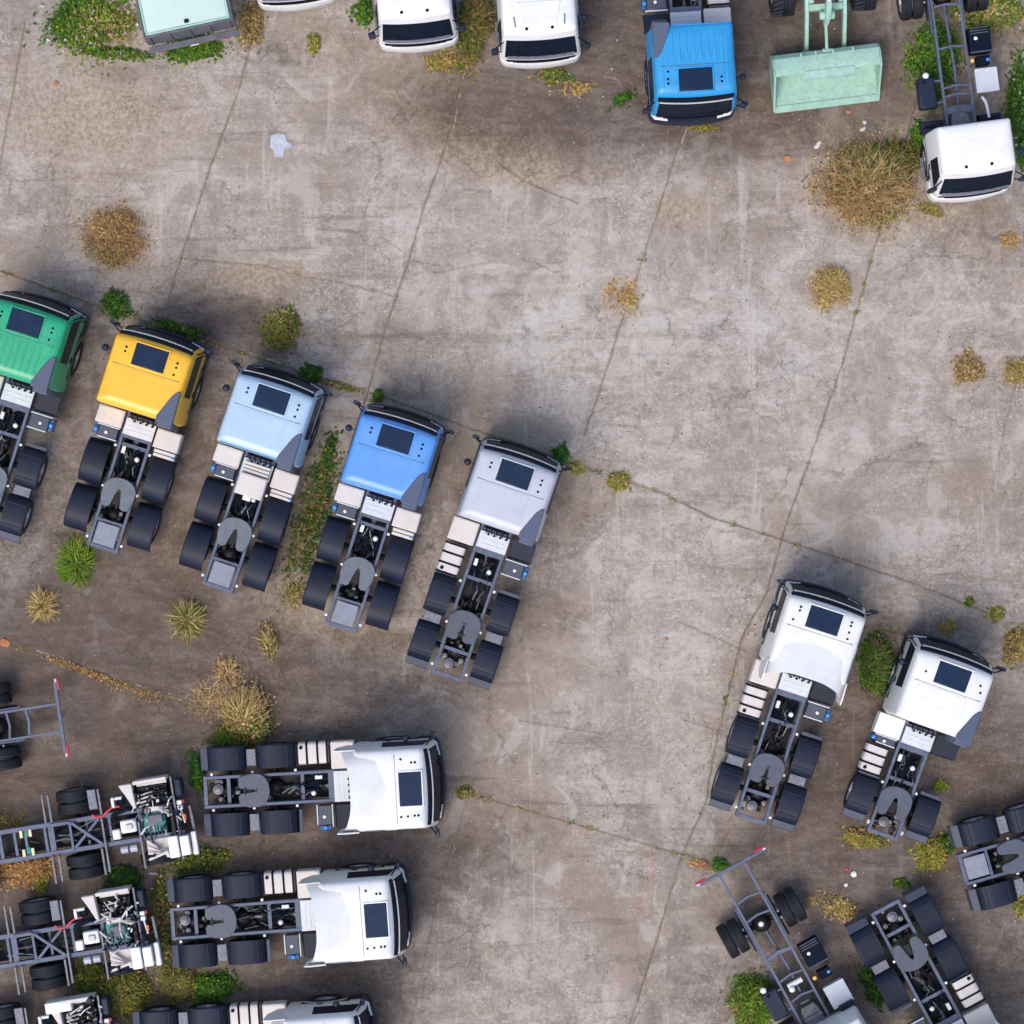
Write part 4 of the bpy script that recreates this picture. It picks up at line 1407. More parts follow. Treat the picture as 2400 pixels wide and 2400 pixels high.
# ------------------------------------------------------------------ the mint green wheel loader at the top
def loader():
    T = P(1938, 249, .05); T.z = 0
    hd = Vector((.07, -.998, 0)).normalized()
    D = 3.42                                           # bucket edge ahead of the front axle
    root = empty('wheel_loader', T - hd * D, math.atan2(hd.y, hd.x))
    tag(root, 'mint green wheel loader with its wide bucket resting on the ground', 'loader')
    tilt = R(-3)
    def xf(s, t, z):                                   # s back from the bucket edge, t to the machine's right
        return (D - s, -t, z)
    def bx(s, t, z):                                   # bucket is skewed a touch on the machine
        return (D - s * math.cos(tilt) - t * math.sin(tilt), -(t * math.cos(tilt) - s * math.sin(tilt)), z)
    W = 1.46
    b = MB(bx)
    prof = [(0, .03), (.75, .05), (1.10, .12), (1.36, .36), (1.46, .72), (1.42, 1.02), (1.28, 1.20), (1.0, 1.27), (.80, 1.25)]
    inn = [(0.02, .06), (.74, .085), (1.08, .155), (1.325, .38), (1.42, .72), (1.385, 1.0), (1.26, 1.165), (.995, 1.232), (.80, 1.215)]
    n = len(prof)
    v = [(p[0], -W, p[1]) for p in prof] + [(p[0], W, p[1]) for p in prof] + [(p[0], -W, p[1]) for p in inn] + [(p[0], W, p[1]) for p in inn]
    f = []
    for i in range(n - 1):
        f += [(i, i + 1, n + i + 1, n + i), (2 * n + i, 2 * n + i + 1, 3 * n + i + 1, 3 * n + i)]
    f += [(0, n, 3 * n, 2 * n), (n - 1, 2 * n - 1, 4 * n - 1, 3 * n - 1)]
    b.add(v, f)
    bk = b.build('bucket', M['mint'], root, 0, 30)
    for sg in (-1, 1):
        s = MB(bx)
        s.side(prof[:] + [(.62, .95), (.30, .40)], sg * (W - .03), sg * (W + .028))
        s.build('side_plate', M['mint'], bk, .008)
    lp = MB(bx)
    lp.box(.62, .85, -.72, .66, 1.252, 1.285)
    lp.box(.585, .617, -.72, .66, 1.20, 1.29)
    lp.build('spill_guard', M['mint'], bk, .008)
    rb = MB(bx)
    for t in (-.75, -.2, .28, .68):
        rb.prism([(.9, t - .03), (1.38, t - .03), (1.38, t + .03), (.9, t + .03)], 1.15, [1.285, 1.19, 1.19, 1.285])
    rb.build('bucket_rib', M['mint'], bk, .006)
    ce = MB(bx)
    ce.box(-.03, .16, -W, W, .075, .095)
    for k in range(8):
        t = -1.3 + k * .37
        ce.lathe_z(.42, t, [(.03, .06), (.03, .098), (.01, .10)], 8)
    ce.build('cutting_edge', M['mint'], bk, .006)
    # arms, crosstube, tilt linkage
    for sg in (-1, 1):
        a = MB(xf)
        c = sg * .52
        a.side([(1.30, .35), (1.42, .60), (2.3, 1.28), (3.3, 1.75), (4.4, 1.95), (4.4, 1.70), (3.35, 1.42), (2.4, .98), (1.52, .30)], c - .05, c + .05)
        a.tube([(1.42, c - .12, .45), (1.42, c + .12, .45)], .09, 14)
        a.build('lift_arm', M['mint'], root, .015)
        MB(xf).tube([(2.55, sg * .36, .95), (4.2, sg * .36, .95)], .05, 12).build('lift_cylinder', M['steel'], root)
    x = MB(xf)
    x.prism([(2.45, -.47), (2.62, -.47), (2.62, .47), (2.45, .47)], 1.12, 1.36)
    x.box(2.63, 3.4, -.47, -.34, 1.30, 1.56)
    x.box(2.63, 3.4, .34, .47, 1.30, 1.56)
    x.build('crosstube', M['mint'], root, .02)
    z = MB(xf)
    z.side([(2.05, 1.05), (2.15, 1.75), (2.45, 2.15), (2.62, 2.10), (2.50, 1.6), (2.25, .98)], -.07, .07)
    z.tube([(2.28, -.20, 1.45), (2.28, .20, 1.45)], .12, 14)
    z.build('bell_crank', M['mint'], root, .015)
    z = MB(xf)
    z.tube([(1.36, .02, 1.05), (2.12, .0, 1.10)], .045, 12)
    z.tube([(1.36, -.10, 1.05), (1.36, .14, 1.05)], .08, 12)
    z.build('tilt_link', M['mint'], root)
    MB(xf).tube([(2.5, 0, 2.1), (3.3, 0, 2.0)], .045, 12).build('cylinder_rod', M['lens'], root)
    MB(xf).tube([(3.3, 0, 2.0), (4.6, 0, 1.85)], .085, 14).build('tilt_cylinder', M['mint'], root)
    # body
    bd = MB(xf)
    bd.side([(3.6, .6), (3.7, 1.7), (4.5, 2.0), (5.2, 1.6), (5.2, .6)], -.45, .45)
    bd.side([(5.3, .6), (5.3, 1.5), (6.6, 1.6), (6.7, 2.1), (8.6, 2.0), (8.75, .7)], -.62, .62)
    bd.build('body', M['mint'], root, .03)
    cb = MB(xf)
    cb.loft([[(5.35, -.72, 1.55), (5.35, .72, 1.55), (6.75, .72, 1.55), (6.75, -.72, 1.55)], [(5.5, -.66, 3.1), (5.5, .66, 3.1), (6.7, .66, 3.1), (6.7, -.66, 3.1)]])
    c = cb.build('cab', M['glass'], root, .03)
    MB(xf).box(5.35, 6.85, -.74, .74, 3.1, 3.2).build('cab_roof', M['mint'], c, .04)
    for a in (D - .15, D + 3.0):
        ax = MB(xf)
        ax.tube([(a, -.9, .78), (a, .9, .78)], .16, 14)
        ax.build('axle', M['mint'], root)
        for sg in (-1, 1):
            w = wheel(root, xf, a, sg * 1.12, .80, .62, False)
            lg = MB(xf)
            for k in range(26):
                q = k * 2 * math.pi / 26
                for h in (-1, 1):
                    q2 = q + (h > 0) * math.pi / 26
                    p0 = (a + .80 * math.cos(q2), sg * 1.12 + h * .03, .80 + .80 * math.sin(q2))
                    q3 = q2 + .14
                    p1 = (a + .785 * math.cos(q3), sg * 1.12 + h * .30, .80 + .785 * math.sin(q3))
                    lg.tube([p0, p1], .032, 5)
            lg.build('tread_lugs', M['tyre'], w)
            fd = MB(xf)
            fd.side([(a - .80, 1.50), (a - .45, 1.74), (a + .6, 1.74), (a + .9, 1.5), (a + .9, 1.47), (a + .6, 1.70), (a - .45, 1.70), (a - .80, 1.47)], sg * .66, sg * 1.34)
            if a > D:
                fd.build('fender', M['mint'], root, .01)
    return root


loader()


# ------------------------------------------------------------------ truck chassis stripped of their cabs
def stripped(label, front, u=(.985, -.16), extra_box=False):
    L = 7.4
    n = math.hypot(*u)
    F = P(front[0], front[1], 1.0); F.z = 0
    hd = Vector((u[0] / n, -u[1] / n, 0))
    root = empty('stripped_chassis', F - hd * (L / 2), math.atan2(hd.y, hd.x))
    tag(root, label, 'truck chassis', 'cabless truck chassis at bottom left')
    xf = lambda s, t, z: (L / 2 - s, -t, z)
    rr = random.Random(int(front[1]))
    frame_rails(root, xf, .35, L, [(.50, .12), (1.52, .10), (2.36, .08), (3.98, .16), (4.15, .08), (5.4, .1), (7.3, .1), (3.0, .07, .10), (4.7, .08, .06), (5.0, .08, .06)], .40, .125, .72, .98)
    x = MB(xf)
    x.bar((2.62, -.36, 1.02), (3.38, .34, 1.02), .075, .06)
    x.bar((2.62, .34, 1.085), (3.38, -.36, 1.085), .075, .06)
    x.box(3.40, 3.47, -.40, .40, .99, 1.05)
    x.box(3.46, 3.95, -.42, -.33, .99, 1.05)
    x.box(3.46, 3.95, .33, .42, .99, 1.05)
    x.build('cross_brace', M['rail'], root, .008)
    # lateral bars that carry mudguards and lamps
    for s, t0, t1 in ((4.06, -1.26, -.46), (3.90, -1.22, -.46), (4.04, .46, 1.22), (3.86, .46, 1.18), (2.54, -.35, 1.14), (2.66, .46, 1.20), (1.56, -.1, 1.20), (.50, -1.18, 1.12), (2.52, -1.16, -.46)):
        MB(xf).bar((s, t0, 1.06), (s, t1, 1.06), .06, .08).build('cross_bar', M['steel'], root, .01)
    MB(xf).box(2.60, 2.83, -1.17, -.62, .98, 1.04).build('step_plate', M['spacer'], root, .012)
    for sg in (-1, 1):
        wheel(root, xf, 3.25, sg * .90, .52, .66, True)
        wheel(root, xf, 1.25, sg * 1.0, .5, .30, False)
        wheel(root, xf, 6.3, sg * .90, .52, .62, True)
    for a in (3.25, 6.3):
        ax = MB(xf)
        ax.tube([(a, -.9, .52), (a, .9, .52)], .085, 14)
        ax.lathe_z(a + .35, 0, [(.05, .3), (.22, .36), (.27, .55), (.22, .76), (.08, .80)], 18)
        ax.build('axle', M['grime'], root, 0, 45)
    for s in (4.55, 4.80):
        for t0, t1 in ((-.36, -.16), (.16, .36)):
            MB(xf).box(s - .04, s + .04, t0, t1, .94, 1.01).build('spring_hanger', M['springyel'], root, .01)
    for s, t in ((4.68, -.26), (4.68, .24)):
        MB(xf).box(s - .07, s + .07, t - .12, t + .10, .84, .93).build('spring_seat', M['teal'], root, .015)
    for k in range(10):
        s, t = 4.3 + rr.random() * 1.4, rr.uniform(-.32, .32)
        MB(xf).tube([(s, t, .86), (s + rr.uniform(.1, .3), t + rr.uniform(-.1, .1), .88)], rr.uniform(.025, .05), 8).build('spring_pipe', M['grime'], root)
    # gearbox housing between the rails
    MB(xf).box(1.62, 2.06, -.20, .16, .70, 1.12).build('white_housing', M['white'], root, .05)
    MB(xf).box(2.10, 2.32, .02, .30, .76, 1.05).build('valve_cover', M['white'], root, .04)
    MB(xf).box(1.72, 1.92, -.08, .08, 1.121, 1.19).build('housing_cap', M['cream'], root, .03)
    q = MB(xf)
    q.tube([(1.56, -.46, 1.10), (1.8, -.50, 1.2), (2.25, -.36, 1.05)], .06, 10)
    q.build('intake_hose', M['black'], root)
    # air tanks under the near rail
    for k in range(2):
        s0, s1 = 1.72 + k * .26, 1.95 + k * .26
        t = MB(xf)
        t.tube([(s0, .62, .76), (s0 + .02, .62, .76), (s1 - .02, .62, .76), (s1, .62, .76)], [.07, .115, .115, .07], 16)
        t.build('air_tank', mat_once('galvanised_tank', (.40, .43, .50), .3), root)
    # engine with its teal block
    e = MB(xf)
    e.box(.80, 1.42, -.34, .26, .60, 1.10)
    en = e.build('engine', M['teal'], root, .04)
    MB(xf).box(.86, 1.30, -.24, .02, 1.10, 1.22).build('rocker_cover', M['sill'], en, .04)
    MB(xf).box(1.02, 1.30, -.02, .06, 1.105, 1.18).build('fuel_rail', M['steel'], en, .02)
    pp = MB(xf)
    for k in range(6):
        s = .84 + k * .1
        pp.tube([(s, .08, 1.10), (s + .03, .18, 1.17), (s + .02, .30, 1.05)], .018, 6)
    pp.build('injector_pipe', M['steel'], en)
    for k in range(3):
        tt = -.36 + .1 * k
        MB(xf).tube([(.72 - k * .04, tt, 1.05), (.95, -.42 + k * .03, 1.22), (1.35, -.44 + k * .05, 1.12)], .03, 8).build('coolant_hose', M['cream'], en)
    rd = MB(xf)
    rd.box(.56, .66, -.42, .40, .60, 1.22)
    rd.build('radiator', M['grime'], root, .015)
    # left bay: seat frame, pedals and black trays behind a white side wall
    wl_ = MB(xf)
    wl_.box(.58, 1.50, -1.23, -1.13, .70, 1.42)
    wl_.box(.62, 1.46, -1.11, -1.04, 1.02, 1.08)
    wl_.build('side_wall', M['cream'], root, .02)
    MB(xf).prism([(1.92, -1.17), (1.56, -1.17), (1.52, -.48), (1.60, -.50), (1.74, -.82)], .95, 1.30).build('white_mudguard', M['cream'], root, .02)
    by = MB(xf)
    by.box(.66, 1.48, -1.02, -.46, .66, .86)
    for k in range(3):
        by.bar((.72 + k * .04, -1.0 + k * .17, .98), (1.46, -.98 + k * .17, 1.0), .07, .05)
    by.build('black_tray', M['grime'], root, .02)
    for k in range(4):
        MB(xf).bar((1.0 + k * .05, -.86 + k * .11, 1.04 + .03 * k), (1.38 + k * .03, -.80 + k * .10, 1.06 + .03 * k), .05, .04).build('loose_bracket', M['cream'], root, .01)
    bx_ = MB(xf)
    for k in range(16):
        s, t = .60 + rr.random() * .5, -.95 + rr.random() * .5
        bx_.lathe_z(s, t, [(.02, .9), (.03, 1.0 + rr.random() * .14), (.01, 1.01 + .13)], 7)
    bx_.build('pipe_fitting', M['steel'], root)
    # right bay: white shrouds and stays
    MB(xf).box(.54, .82, .42, 1.02, .80, 1.30).build('white_panel', M['white'], root, .03)
    MB(xf).box(.24, .50, .46, 1.0, .80, 1.28).build('corner_panel', M['white'], root, .03)
    for k in range(4):
        MB(xf).bar((.86, .98 - .05 * k, 1.02 + .05 * k), (1.42, .46 + .17 * k, 1.03 + .05 * k), .07, .05).build('stay', M['cream'], root, .01)
    fl = MB(xf)
    fl.box(.86, 1.46, .44, 1.02, .70, .90)
    fl.build('floor_pan', M['cream'], root, .02)
    # front: lamps, tow bar and black outer post
    for t, m_ in ((-.44, 'lens'), (-.30, 'lens')):
        MB(xf).box(.30, .44, t - .06, t + .06, .86, 1.08).build('lamp', M[m_], root, .02)
    MB(xf).box(.24, .30, -.50, -.40, .90, 1.02).build('tail_light', M['red'], root, .012)
    MB(xf).bar((.36, -.24, 1.02), (.30, .14, 1.02), .05, .05).build('tow_bar', M['cream'], root, .01)
    MB(xf).box(.25, .31, -.10, .06, .95, 1.06).build('reflector', mat_once('orange_red_lens', (.7, .12, .03)), root, .01)
    MB(xf).bar((.14, -.30, .80), (.08, .98, .80), .09, .14).build('bumper_beam', M['steel'], root, .02)
    MB(xf).box(.05, .20, .40, 1.04, .87, 1.12).build('bumper_panel', M['white'], root, .03)
    MB(xf).box(.22, .42, -1.10, -.62, .62, 1.20).build('front_box', M['navy'], root, .05)
    MB(xf).box(.52, 1.56, -1.12, 1.0, .48, .56).build('dark_bay_backing', M['grime'], root, .02)  # dark sheet added below so the engine bay reads black
    MB(xf).box(1.60, 6.2, -.33, .33, .42, .47).build('dark_backing', M['grime'], root, .01)  # added dark sheet hiding the ground between the rails
    # loose pipes, looms and brackets over both bays
    for k in range(34):
        s0, t0 = rr.uniform(.45, 1.45), rr.uniform(-1.0, .42)
        dx, dt = rr.uniform(-.10, .35), rr.uniform(-.28, .28)
        z0 = 1.16 + rr.random() * .12
        w = rr.uniform(.014, .03)
        MB(xf).tube([(s0, t0, z0 - .05), (s0 + dx * .5, t0 + dt * .3, z0 + .03), (s0 + dx, t0 + dt, z0 - .06)], w, 7).build('loose_pipe', M[rr.choice(['cream', 'black', 'steel', 'lens', 'grime', 'plate', 'cream', 'navy'])], root)
    for k in range(26):
        s0, t0 = rr.uniform(.35, 1.5), rr.uniform(-1.0, 1.0)
        if .4 < t0 < .55 or (t0 > .42 and s0 < .86): continue
        a_, b_ = rr.uniform(.03, .09), rr.uniform(.03, .09)
        MB(xf).box(s0, s0 + a_, t0, t0 + b_, 1.0, 1.20 + rr.random() * .08).build('clip_block', M[rr.choice(['black', 'steel', 'cream', 'navy'])], root, .008)
    for k in range(16):
        s0, t0 = rr.uniform(1.65, 3.9), rr.uniform(-.30, .30)
        MB(xf).tube([(s0, t0, .92), (s0 + rr.uniform(.15, .5), t0 + rr.uniform(-.12, .12), .95), (s0 + rr.uniform(.5, .8), t0 * .6, .90)], rr.uniform(.015, .028), 7).build('loose_pipe', M[rr.choice(['black', 'steel', 'grime'])], root)
    # red hose and small white bracket
    MB(xf).tube([(2.78, -.48, 1.02), (2.68, -.40, 1.10), (2.50, -.40, 1.12), (2.34, -.52, 1.12), (2.20, -.60, 1.14), (2.0, -.60, 1.10)], .028, 8).build('red_hose', M['hose'], root)
    MB(xf).box(2.12, 2.20, -.86, -.58, .96, 1.16).build('bracket', M['lens'], root, .015)
    MB(xf).box(1.90, 2.115, -.86, -.78, .96, 1.14).build('bracket', M['plate'], root, .015)
    MB(xf).lathe_z(1.95, -.72, [(.04, .9), (.13, .92), (.13, 1.05), (.06, 1.1), (.02, 1.1)], 14).build('filter', M['black'], root)
    if extra_box:
        o = MB(xf).box(1.20, 1.92, -1.22, -.92, .70, 1.38).build('equipment_box', M['white'], root, .03)
        MB(xf).tube([(.62, -1.18, 1.4), (.62, -1.18, 1.9)], .07, 12).build('exhaust_stack', M['navy'], root)
    return root


stripped('stripped chassis with teal engine behind the tail of the upper white tractor', (458, 1912))
stripped('stripped chassis with teal engine, middle one of the three', (371, 2172))
stripped('stripped chassis cut by the bottom edge with a white box on its side', (288, 2424), extra_box=True)


# ------------------------------------------------------------------ weeds, grass and bushes growing through the concrete
def outline(rg, k=6, amp=.30):
    co = [(rg.uniform(-1, 1) * amp / (i + 1) ** .6, rg.uniform(0, 6.28)) for i in range(k)]
    return lambda th: 1 + sum(c * math.cos((i + 1) * th + p) for i, (c, p) in enumerate(co))


def pick(rg, pal, x, y):
    ws = [p[1] * (math.exp(-((x - p[2]) ** 2 + (y - p[3]) ** 2) / p[4] ** 2) if len(p) > 2 else 1) for p in pal]
    q = rg.random() * (sum(ws) or 1)
    for i, w in enumerate(ws):
        q -= w
        if q <= 0:
            return i
    return len(ws) - 1


def plant(name, cat, label, px, py, rx, ry, h, pal, n, style='mix', lean=.6, group=None, ang=0.0, edge=.30, size=1.0, lumps=0, wind=None):
    """a clump at a pixel, radii in pixels, height in metres; pal: (material, weight[, x, y, spread])"""
    rg = random.Random(int(px * 7 + py * 13))
    c = P(px, py)
    RX, RY = rx / PXM, ry / PXM
    of = outline(rg, 6, edge)
    ca, sa = math.cos(ang), math.sin(ang)
    v, f, m = [], [], []
    lump = []
    for _ in range(lumps):
        la, lr_ = rg.uniform(0, 6.28), rg.random() ** .5 * .88
        lump.append((lr_ * of(la) * math.cos(la), lr_ * of(la) * math.sin(la), rg.uniform(.14, .34)))

    subs = [(rg.gauss(0, .45), rg.gauss(0, .45)) for _ in range(max(3, n // 90))]

    def put(x, y):                              # unit clump coords (y down in the picture) to metres
        X, Y = x * RX, -y * RY
        return X * ca - Y * sa, X * sa + Y * ca
    for _ in range(n):
        th = rg.uniform(0, 2 * math.pi)
        if lump and rg.random() < .75:
            lx, ly, lr = rg.choice(lump)
            q = rg.gauss(0, lr)
            x, y = lx + q * math.cos(th), ly + rg.gauss(0, lr)
            rr = math.hypot(x, y)
        else:
            rr = of(th) * (rg.random() ** .6 if rg.random() < .62 else min(1.35, abs(rg.gauss(0, .62))))
            if rg.random() < .10:
                rr *= rg.uniform(1, 1.25)
            x, y = rr * math.cos(th), rr * math.sin(th)
        X, Y = put(x, y)
        mi = pick(rg, pal, x, y)
        st = style
        if st == 'mix':
            st = 'grass' if rg.random() < .55 else 'leaf'
        if pal[mi][0] == 'flower':
            st = 'flower'
        dome = max(.12, 1 - (rr / 1.15) ** 2)
        hh = h * dome * rg.uniform(.55, 1.15)
        b = len(v)
        if st == 'grass':
            w = rg.uniform(.012, .026) * size
            sx_, sy_ = rg.choice(subs)
            if n > 350:
                q_ = rg.random() * .8
                X, Y = put(x + (sx_ - x) * q_ * .5, y + (sy_ - y) * q_ * .5)
            SX, SY = put(sx_ * .6, sy_ * .6)
            a = math.atan2(Y - SY, X - SX) + rg.gauss(0, 1.0)
            if wind is not None:
                a = wind + rg.gauss(0, .55)
            ln = lean * hh * rg.uniform(.3, 1.4) + .03
            dx, dy = math.cos(a), math.sin(a)
            nx, ny = -dy * w / 2, dx * w / 2
            z0 = rg.uniform(0, .35) * h * dome if style == 'mix' else 0
            p1 = (X + dx * ln * .4, Y + dy * ln * .4, z0 + hh * .7)
            p2 = (X + dx * ln, Y + dy * ln, z0 + hh * rg.uniform(.75, 1.0))
            v += [(X - nx, Y - ny, z0), (X + nx, Y + ny, z0), (p1[0] + nx, p1[1] + ny, p1[2]), (p1[0] - nx, p1[1] - ny, p1[2]), p2]
            f += [(b, b + 1, b + 2, b + 3), (b + 3, b + 2, b + 4)]
            m += [mi, mi]
        else:
            s = (rg.uniform(.03, .075) if st == 'leaf' else rg.uniform(.03, .05)) * size
            z = h * dome * rg.uniform(.15, 1.05) + .01
            a = rg.uniform(0, 6.28)
            ti = rg.gauss(0, .55)
            dx, dy = math.cos(a), math.sin(a)
            wv = s * rg.uniform(.35, .6) if st == 'leaf' else s
            up = math.sin(ti) * s
            v += [(X - dx * s, Y - dy * s, max(.004, z - up)), (X - dy * wv, Y + dx * wv, z + .012), (X + dx * s, Y + dy * s, z + up), (X + dy * wv, Y - dx * wv, z + .012)]
            f += [(b, b + 1, b + 2, b + 3)]
            m += [mi]
    me = bpy.data.meshes.new(name)
    me.from_pydata(v, [], f)
    for p in pal:
        me.materials.append(LM[p[0]])
    me.polygons.foreach_set('material_index', m)
    o = bpy.data.objects.new(name, me)
    o.location = c
    C.objects.link(o)
    tag(o, label, cat, group)
    return o


G = [('green', 3), ('dark', 1.5), ('lime', .6)]
D_ = [('dark', 3), ('green', 1)]
DRY = [('straw', 2), ('tan', 2), ('olive', .7), ('brown', .5)]
OLV = [('olive', 2.5), ('green', 1), ('straw', .8), ('brown', .4)]
YEL = [('yellow', 3), ('olive', 1.2), ('straw', .6)]

# upper left
plant('dry_bush', 'bush', 'round rust brown dry bush on open concrete above the green unit', 262, 560, 84, 72, .45, [('tan', 3), ('straw', 1.6), ('rust', 1.2), ('brown', .9), ('olive', 5, -.2, .75, .5), ('green', 1.5, -.25, .85, .35)], 4600, 'mix', size=.58, edge=.2, lumps=26)
plant('weed_clump', 'weeds', 'small leafy green weed clump above the yellow tractor unit', 274, 716, 30, 34, .30, [('dark', 2), ('green', 2)], 620, 'leaf', edge=.3)
plant('grass_tuft', 'grass', 'olive grass tuft with pale straw tips above the sky blue tractor unit', 660, 770, 42, 50, .40, [('olive', 3, 0, .2, 1), ('green', 1), ('straw', 2, .1, -.9, .6), ('brown', .4)], 1500, 'mix', edge=.2)
plant('weed_row', 'weeds', 'low dark green weeds along the joint in front of the yellow tractor unit', 420, 772, 62, 13, .16, D_ + [('olive', .7)], 620, 'leaf', ang=-.33, edge=.35)
plant('weed_clump', 'weeds', 'dark green weed clump at a front corner of the sky blue unit', 729, 880, 26, 24, .25, D_, 480, 'leaf')
plant('weed_clump', 'weeds', 'tiny green weed in the joint above the medium blue unit', 886, 926, 13, 13, .16, G, 170, 'leaf')
plant('weed_row', 'weeds', 'faint olive weeds in the joint between the sky blue and medium blue noses', 800, 906, 50, 8, .08, OLV, 190, 'leaf', ang=-.3)
plant('weed_clump', 'weeds', 'small green weed by a front corner of the silver unit', 1312, 1070, 17, 23, .22, D_ + [('green', 1.5)], 360, 'leaf')
plant('weed_clump', 'weeds', 'little yellowing weed beside the silver unit nose', 1347, 1096, 20, 14, .12, YEL, 220, 'mix')
plant('grass_tuft', 'grass', 'yellow olive grass tuft on the joint beyond the silver unit weeds', 1450, 1128, 28, 22, .20, YEL + [('olive', 1)], 560, 'mix')
plant('weed_patch', 'weeds', 'flat withered tan weeds on the joint in the middle of the yard', 1452, 700, 46, 46, .06, [('tan', 2), ('rust', 1.2, -.3, -.1, .8), ('yellow', 1.5, .4, .5, .7), ('straw', 1)], 620, 'mix', size=.9, lumps=6)
plant('grass_tuft', 'grass', 'bright lime green grass tuft behind the yellow tractor unit', 180, 1320, 42, 58, .45, [('lime', 2), ('green', 2.4), ('olive', .8), ('yellow', .8, .2, .8, .7)], 1150, 'grass', lean=1.0, size=1.1, edge=.45, lumps=7)
plant('grass_tuft', 'grass', 'pale wispy dry tuft beside the lime green grass', 103, 1418, 30, 36, .35, [('straw', 2), ('olive', 2, 0, -.2, .7), ('tan', 1)], 520, 'grass', lean=1.2)
plant('grass_tuft', 'grass', 'spiky olive and straw tuft behind the sky blue tractor unit', 442, 1452, 36, 40, .42, [('olive', 3), ('green', 1), ('straw', 1.5), ('brown', 1, 0, -.2, .5)], 820, 'grass', lean=1.2)
plant('grass_tuft', 'grass', 'withered brown tuft behind the medium blue tractor unit', 632, 1505, 24, 52, .32, [('brown', 1.5), ('straw', 2), ('olive', 1.5)], 520, 'grass', lean=1.0, ang=.25, wind=1.9)
plant('grass_tuft', 'grass', 'thin tan tuft on bare soil above the big straw grass', 532, 1572, 36, 38, .25, [('tan', 2), ('straw', 2), ('brown', 1)], 420, 'grass', lean=1.2)
plant('tall_grass', 'grass', 'tall pale straw grass with olive foot above the upper white tractor', 578, 1682, 62, 70, .65, [('straw', 3, .2, -.6, .9), ('tan', 1.5, 0, -.4, .9), ('olive', 3.4, -.2, .7, .7), ('green', 2, .7, .3, .5), ('brown', .5)], 2800, 'mix', lean=.9, lumps=14, wind=1.5)
plant('weed_clump', 'weeds', 'olive weeds touching the fenders of the upper white tractor', 545, 1725, 56, 26, .35, [('olive', 2), ('green', 2), ('dark', .8)], 900, 'mix')
plant('weed_clump', 'weeds', 'dark green weeds at the tail of the upper white tractor', 466, 1810, 18, 50, .40, D_, 620, 'leaf')
plant('weed_patch', 'weeds', 'green and brown weed strip between the sky blue and medium blue units', 722, 1228, 46, 176, .28, [('green', 2), ('dark', 2), ('brown', 1.5), ('olive', 2, 0, .8, .6), ('straw', .7, 0, 1, .5), ('rust', .8, 0, -.2, .4), ('olive', 1)], 1900, 'mix', ang=-.27, lumps=15)
plant('weed_patch', 'weeds', 'yellowing grass below the weed strip by the medium blue unit', 690, 1395, 34, 40, .15, [('olive', 2), ('straw', 1.5), ('yellow', 1)], 520, 'grass')
plant('weed_row', 'weeds', 'small weeds along the flank of the medium blue cab', 770, 1060, 16, 50, .2, D_ + [('olive', 1)], 260, 'leaf', ang=-.29)
plant('weed_row', 'weeds', 'rust orange dead weeds along the joint above the bare grey frame', 225, 1582, 150, 13, .06, [('rust', 2), ('tan', 2), ('brown', 1), ('yellow', .5)], 900, 'mix', ang=-.36, size=.8, edge=.4)
plant('weed_patch', 'weeds', 'fine pale stems fanned over dark ground beside the tall straw grass', 490, 1640, 70, 60, .08, [('straw', 2), ('tan', 2), ('brown', .6)], 420, 'grass', lean=3.0, size=.7)
# around the mint covered body
plant('weed_patch', 'weeds', 'wide green weed patch with lilac flowers beside the mint covered body', 215, 60, 125, 68, .40, [('green', 1.6), ('lime', 1.3, .2, 0, 1), ('dark', 3.5, -.7, -.2, .5), ('straw', 2.2, .45, 0, .5), ('yellow', .8, .3, -.2, .6), ('tan', 1.6, .3, .4, .35), ('brown', .8, .3, .4, .35), ('flower', .09)], 4300, 'mix', lumps=26)
plant('weed_row', 'weeds', 'low green weeds joining the flowered patch to the mint body corner', 265, 125, 90, 12, .16, [('green', 2), ('dark', 1), ('olive', 1), ('flower', .08)], 900, 'leaf', ang=-.06)
plant('weed_patch', 'weeds', 'bright green weeds below the tail of the mint covered body', 452, 112, 66, 32, .26, [('green', 3), ('lime', 1), ('dark', 1), ('flower', .10), ('olive', 1.4, .9, -.4, .5)], 1900, 'leaf', ang=.12)
plant('weed_patch', 'weeds', 'dry brown grass between the mint covered body and the top edge bumper', 590, 60, 34, 60, .22, [('tan', 2), ('olive', 2), ('brown', 1), ('straw', 1)], 900, 'mix')
plant('weed_clump', 'weeds', 'small yellow green weed alone on concrete between mint body and white cab', 738, 102, 13, 24, .16, YEL + [('green', 1)], 260, 'leaf')
plant('weed_clump', 'weeds', 'green weeds at the outer flank of the cab without roof hatch', 852, 26, 22, 30, .3, G, 420, 'leaf')
plant('bush', 'bush', 'olive and tan bush wedged between the two white cabs at top', 1112, 50, 44, 96, .65, [('olive', 2.5), ('dark', 1.4, -.5, 0, .7), ('tan', 1.6, .5, -.2, .6), ('green', 1.5, -.4, .6, .5), ('brown', 1)], 3600, 'mix')
plant('weed_patch', 'weeds', 'yellow weeds and dead stems under the bumper of a white cab', 1040, 148, 46, 24, .14, [('yellow', 2.5), ('olive', 1), ('rust', 1, .5, 0, .6), ('tan', 1)], 620, 'mix', ang=.2)
plant('weed_patch', 'weeds', 'withered reddish stems beside the yellow weeds between two white cabs', 1096, 140, 20, 34, .1, [('rust', 2), ('tan', 2)], 260, 'grass')
plant('weed_row', 'weeds', 'creeping green weeds in front of the cab with roof hatch', 1300, 178, 46, 18, .1, [('green', 2), ('dark', 1), ('olive', 1.5), ('tan', 1)], 480, 'leaf', lumps=6)
plant('weed_patch', 'weeds', 'tan dead weeds beside the creeping weeds of the roof hatch cab', 1355, 208, 34, 20, .05, [('tan', 2), ('yellow', 1)], 260, 'mix')
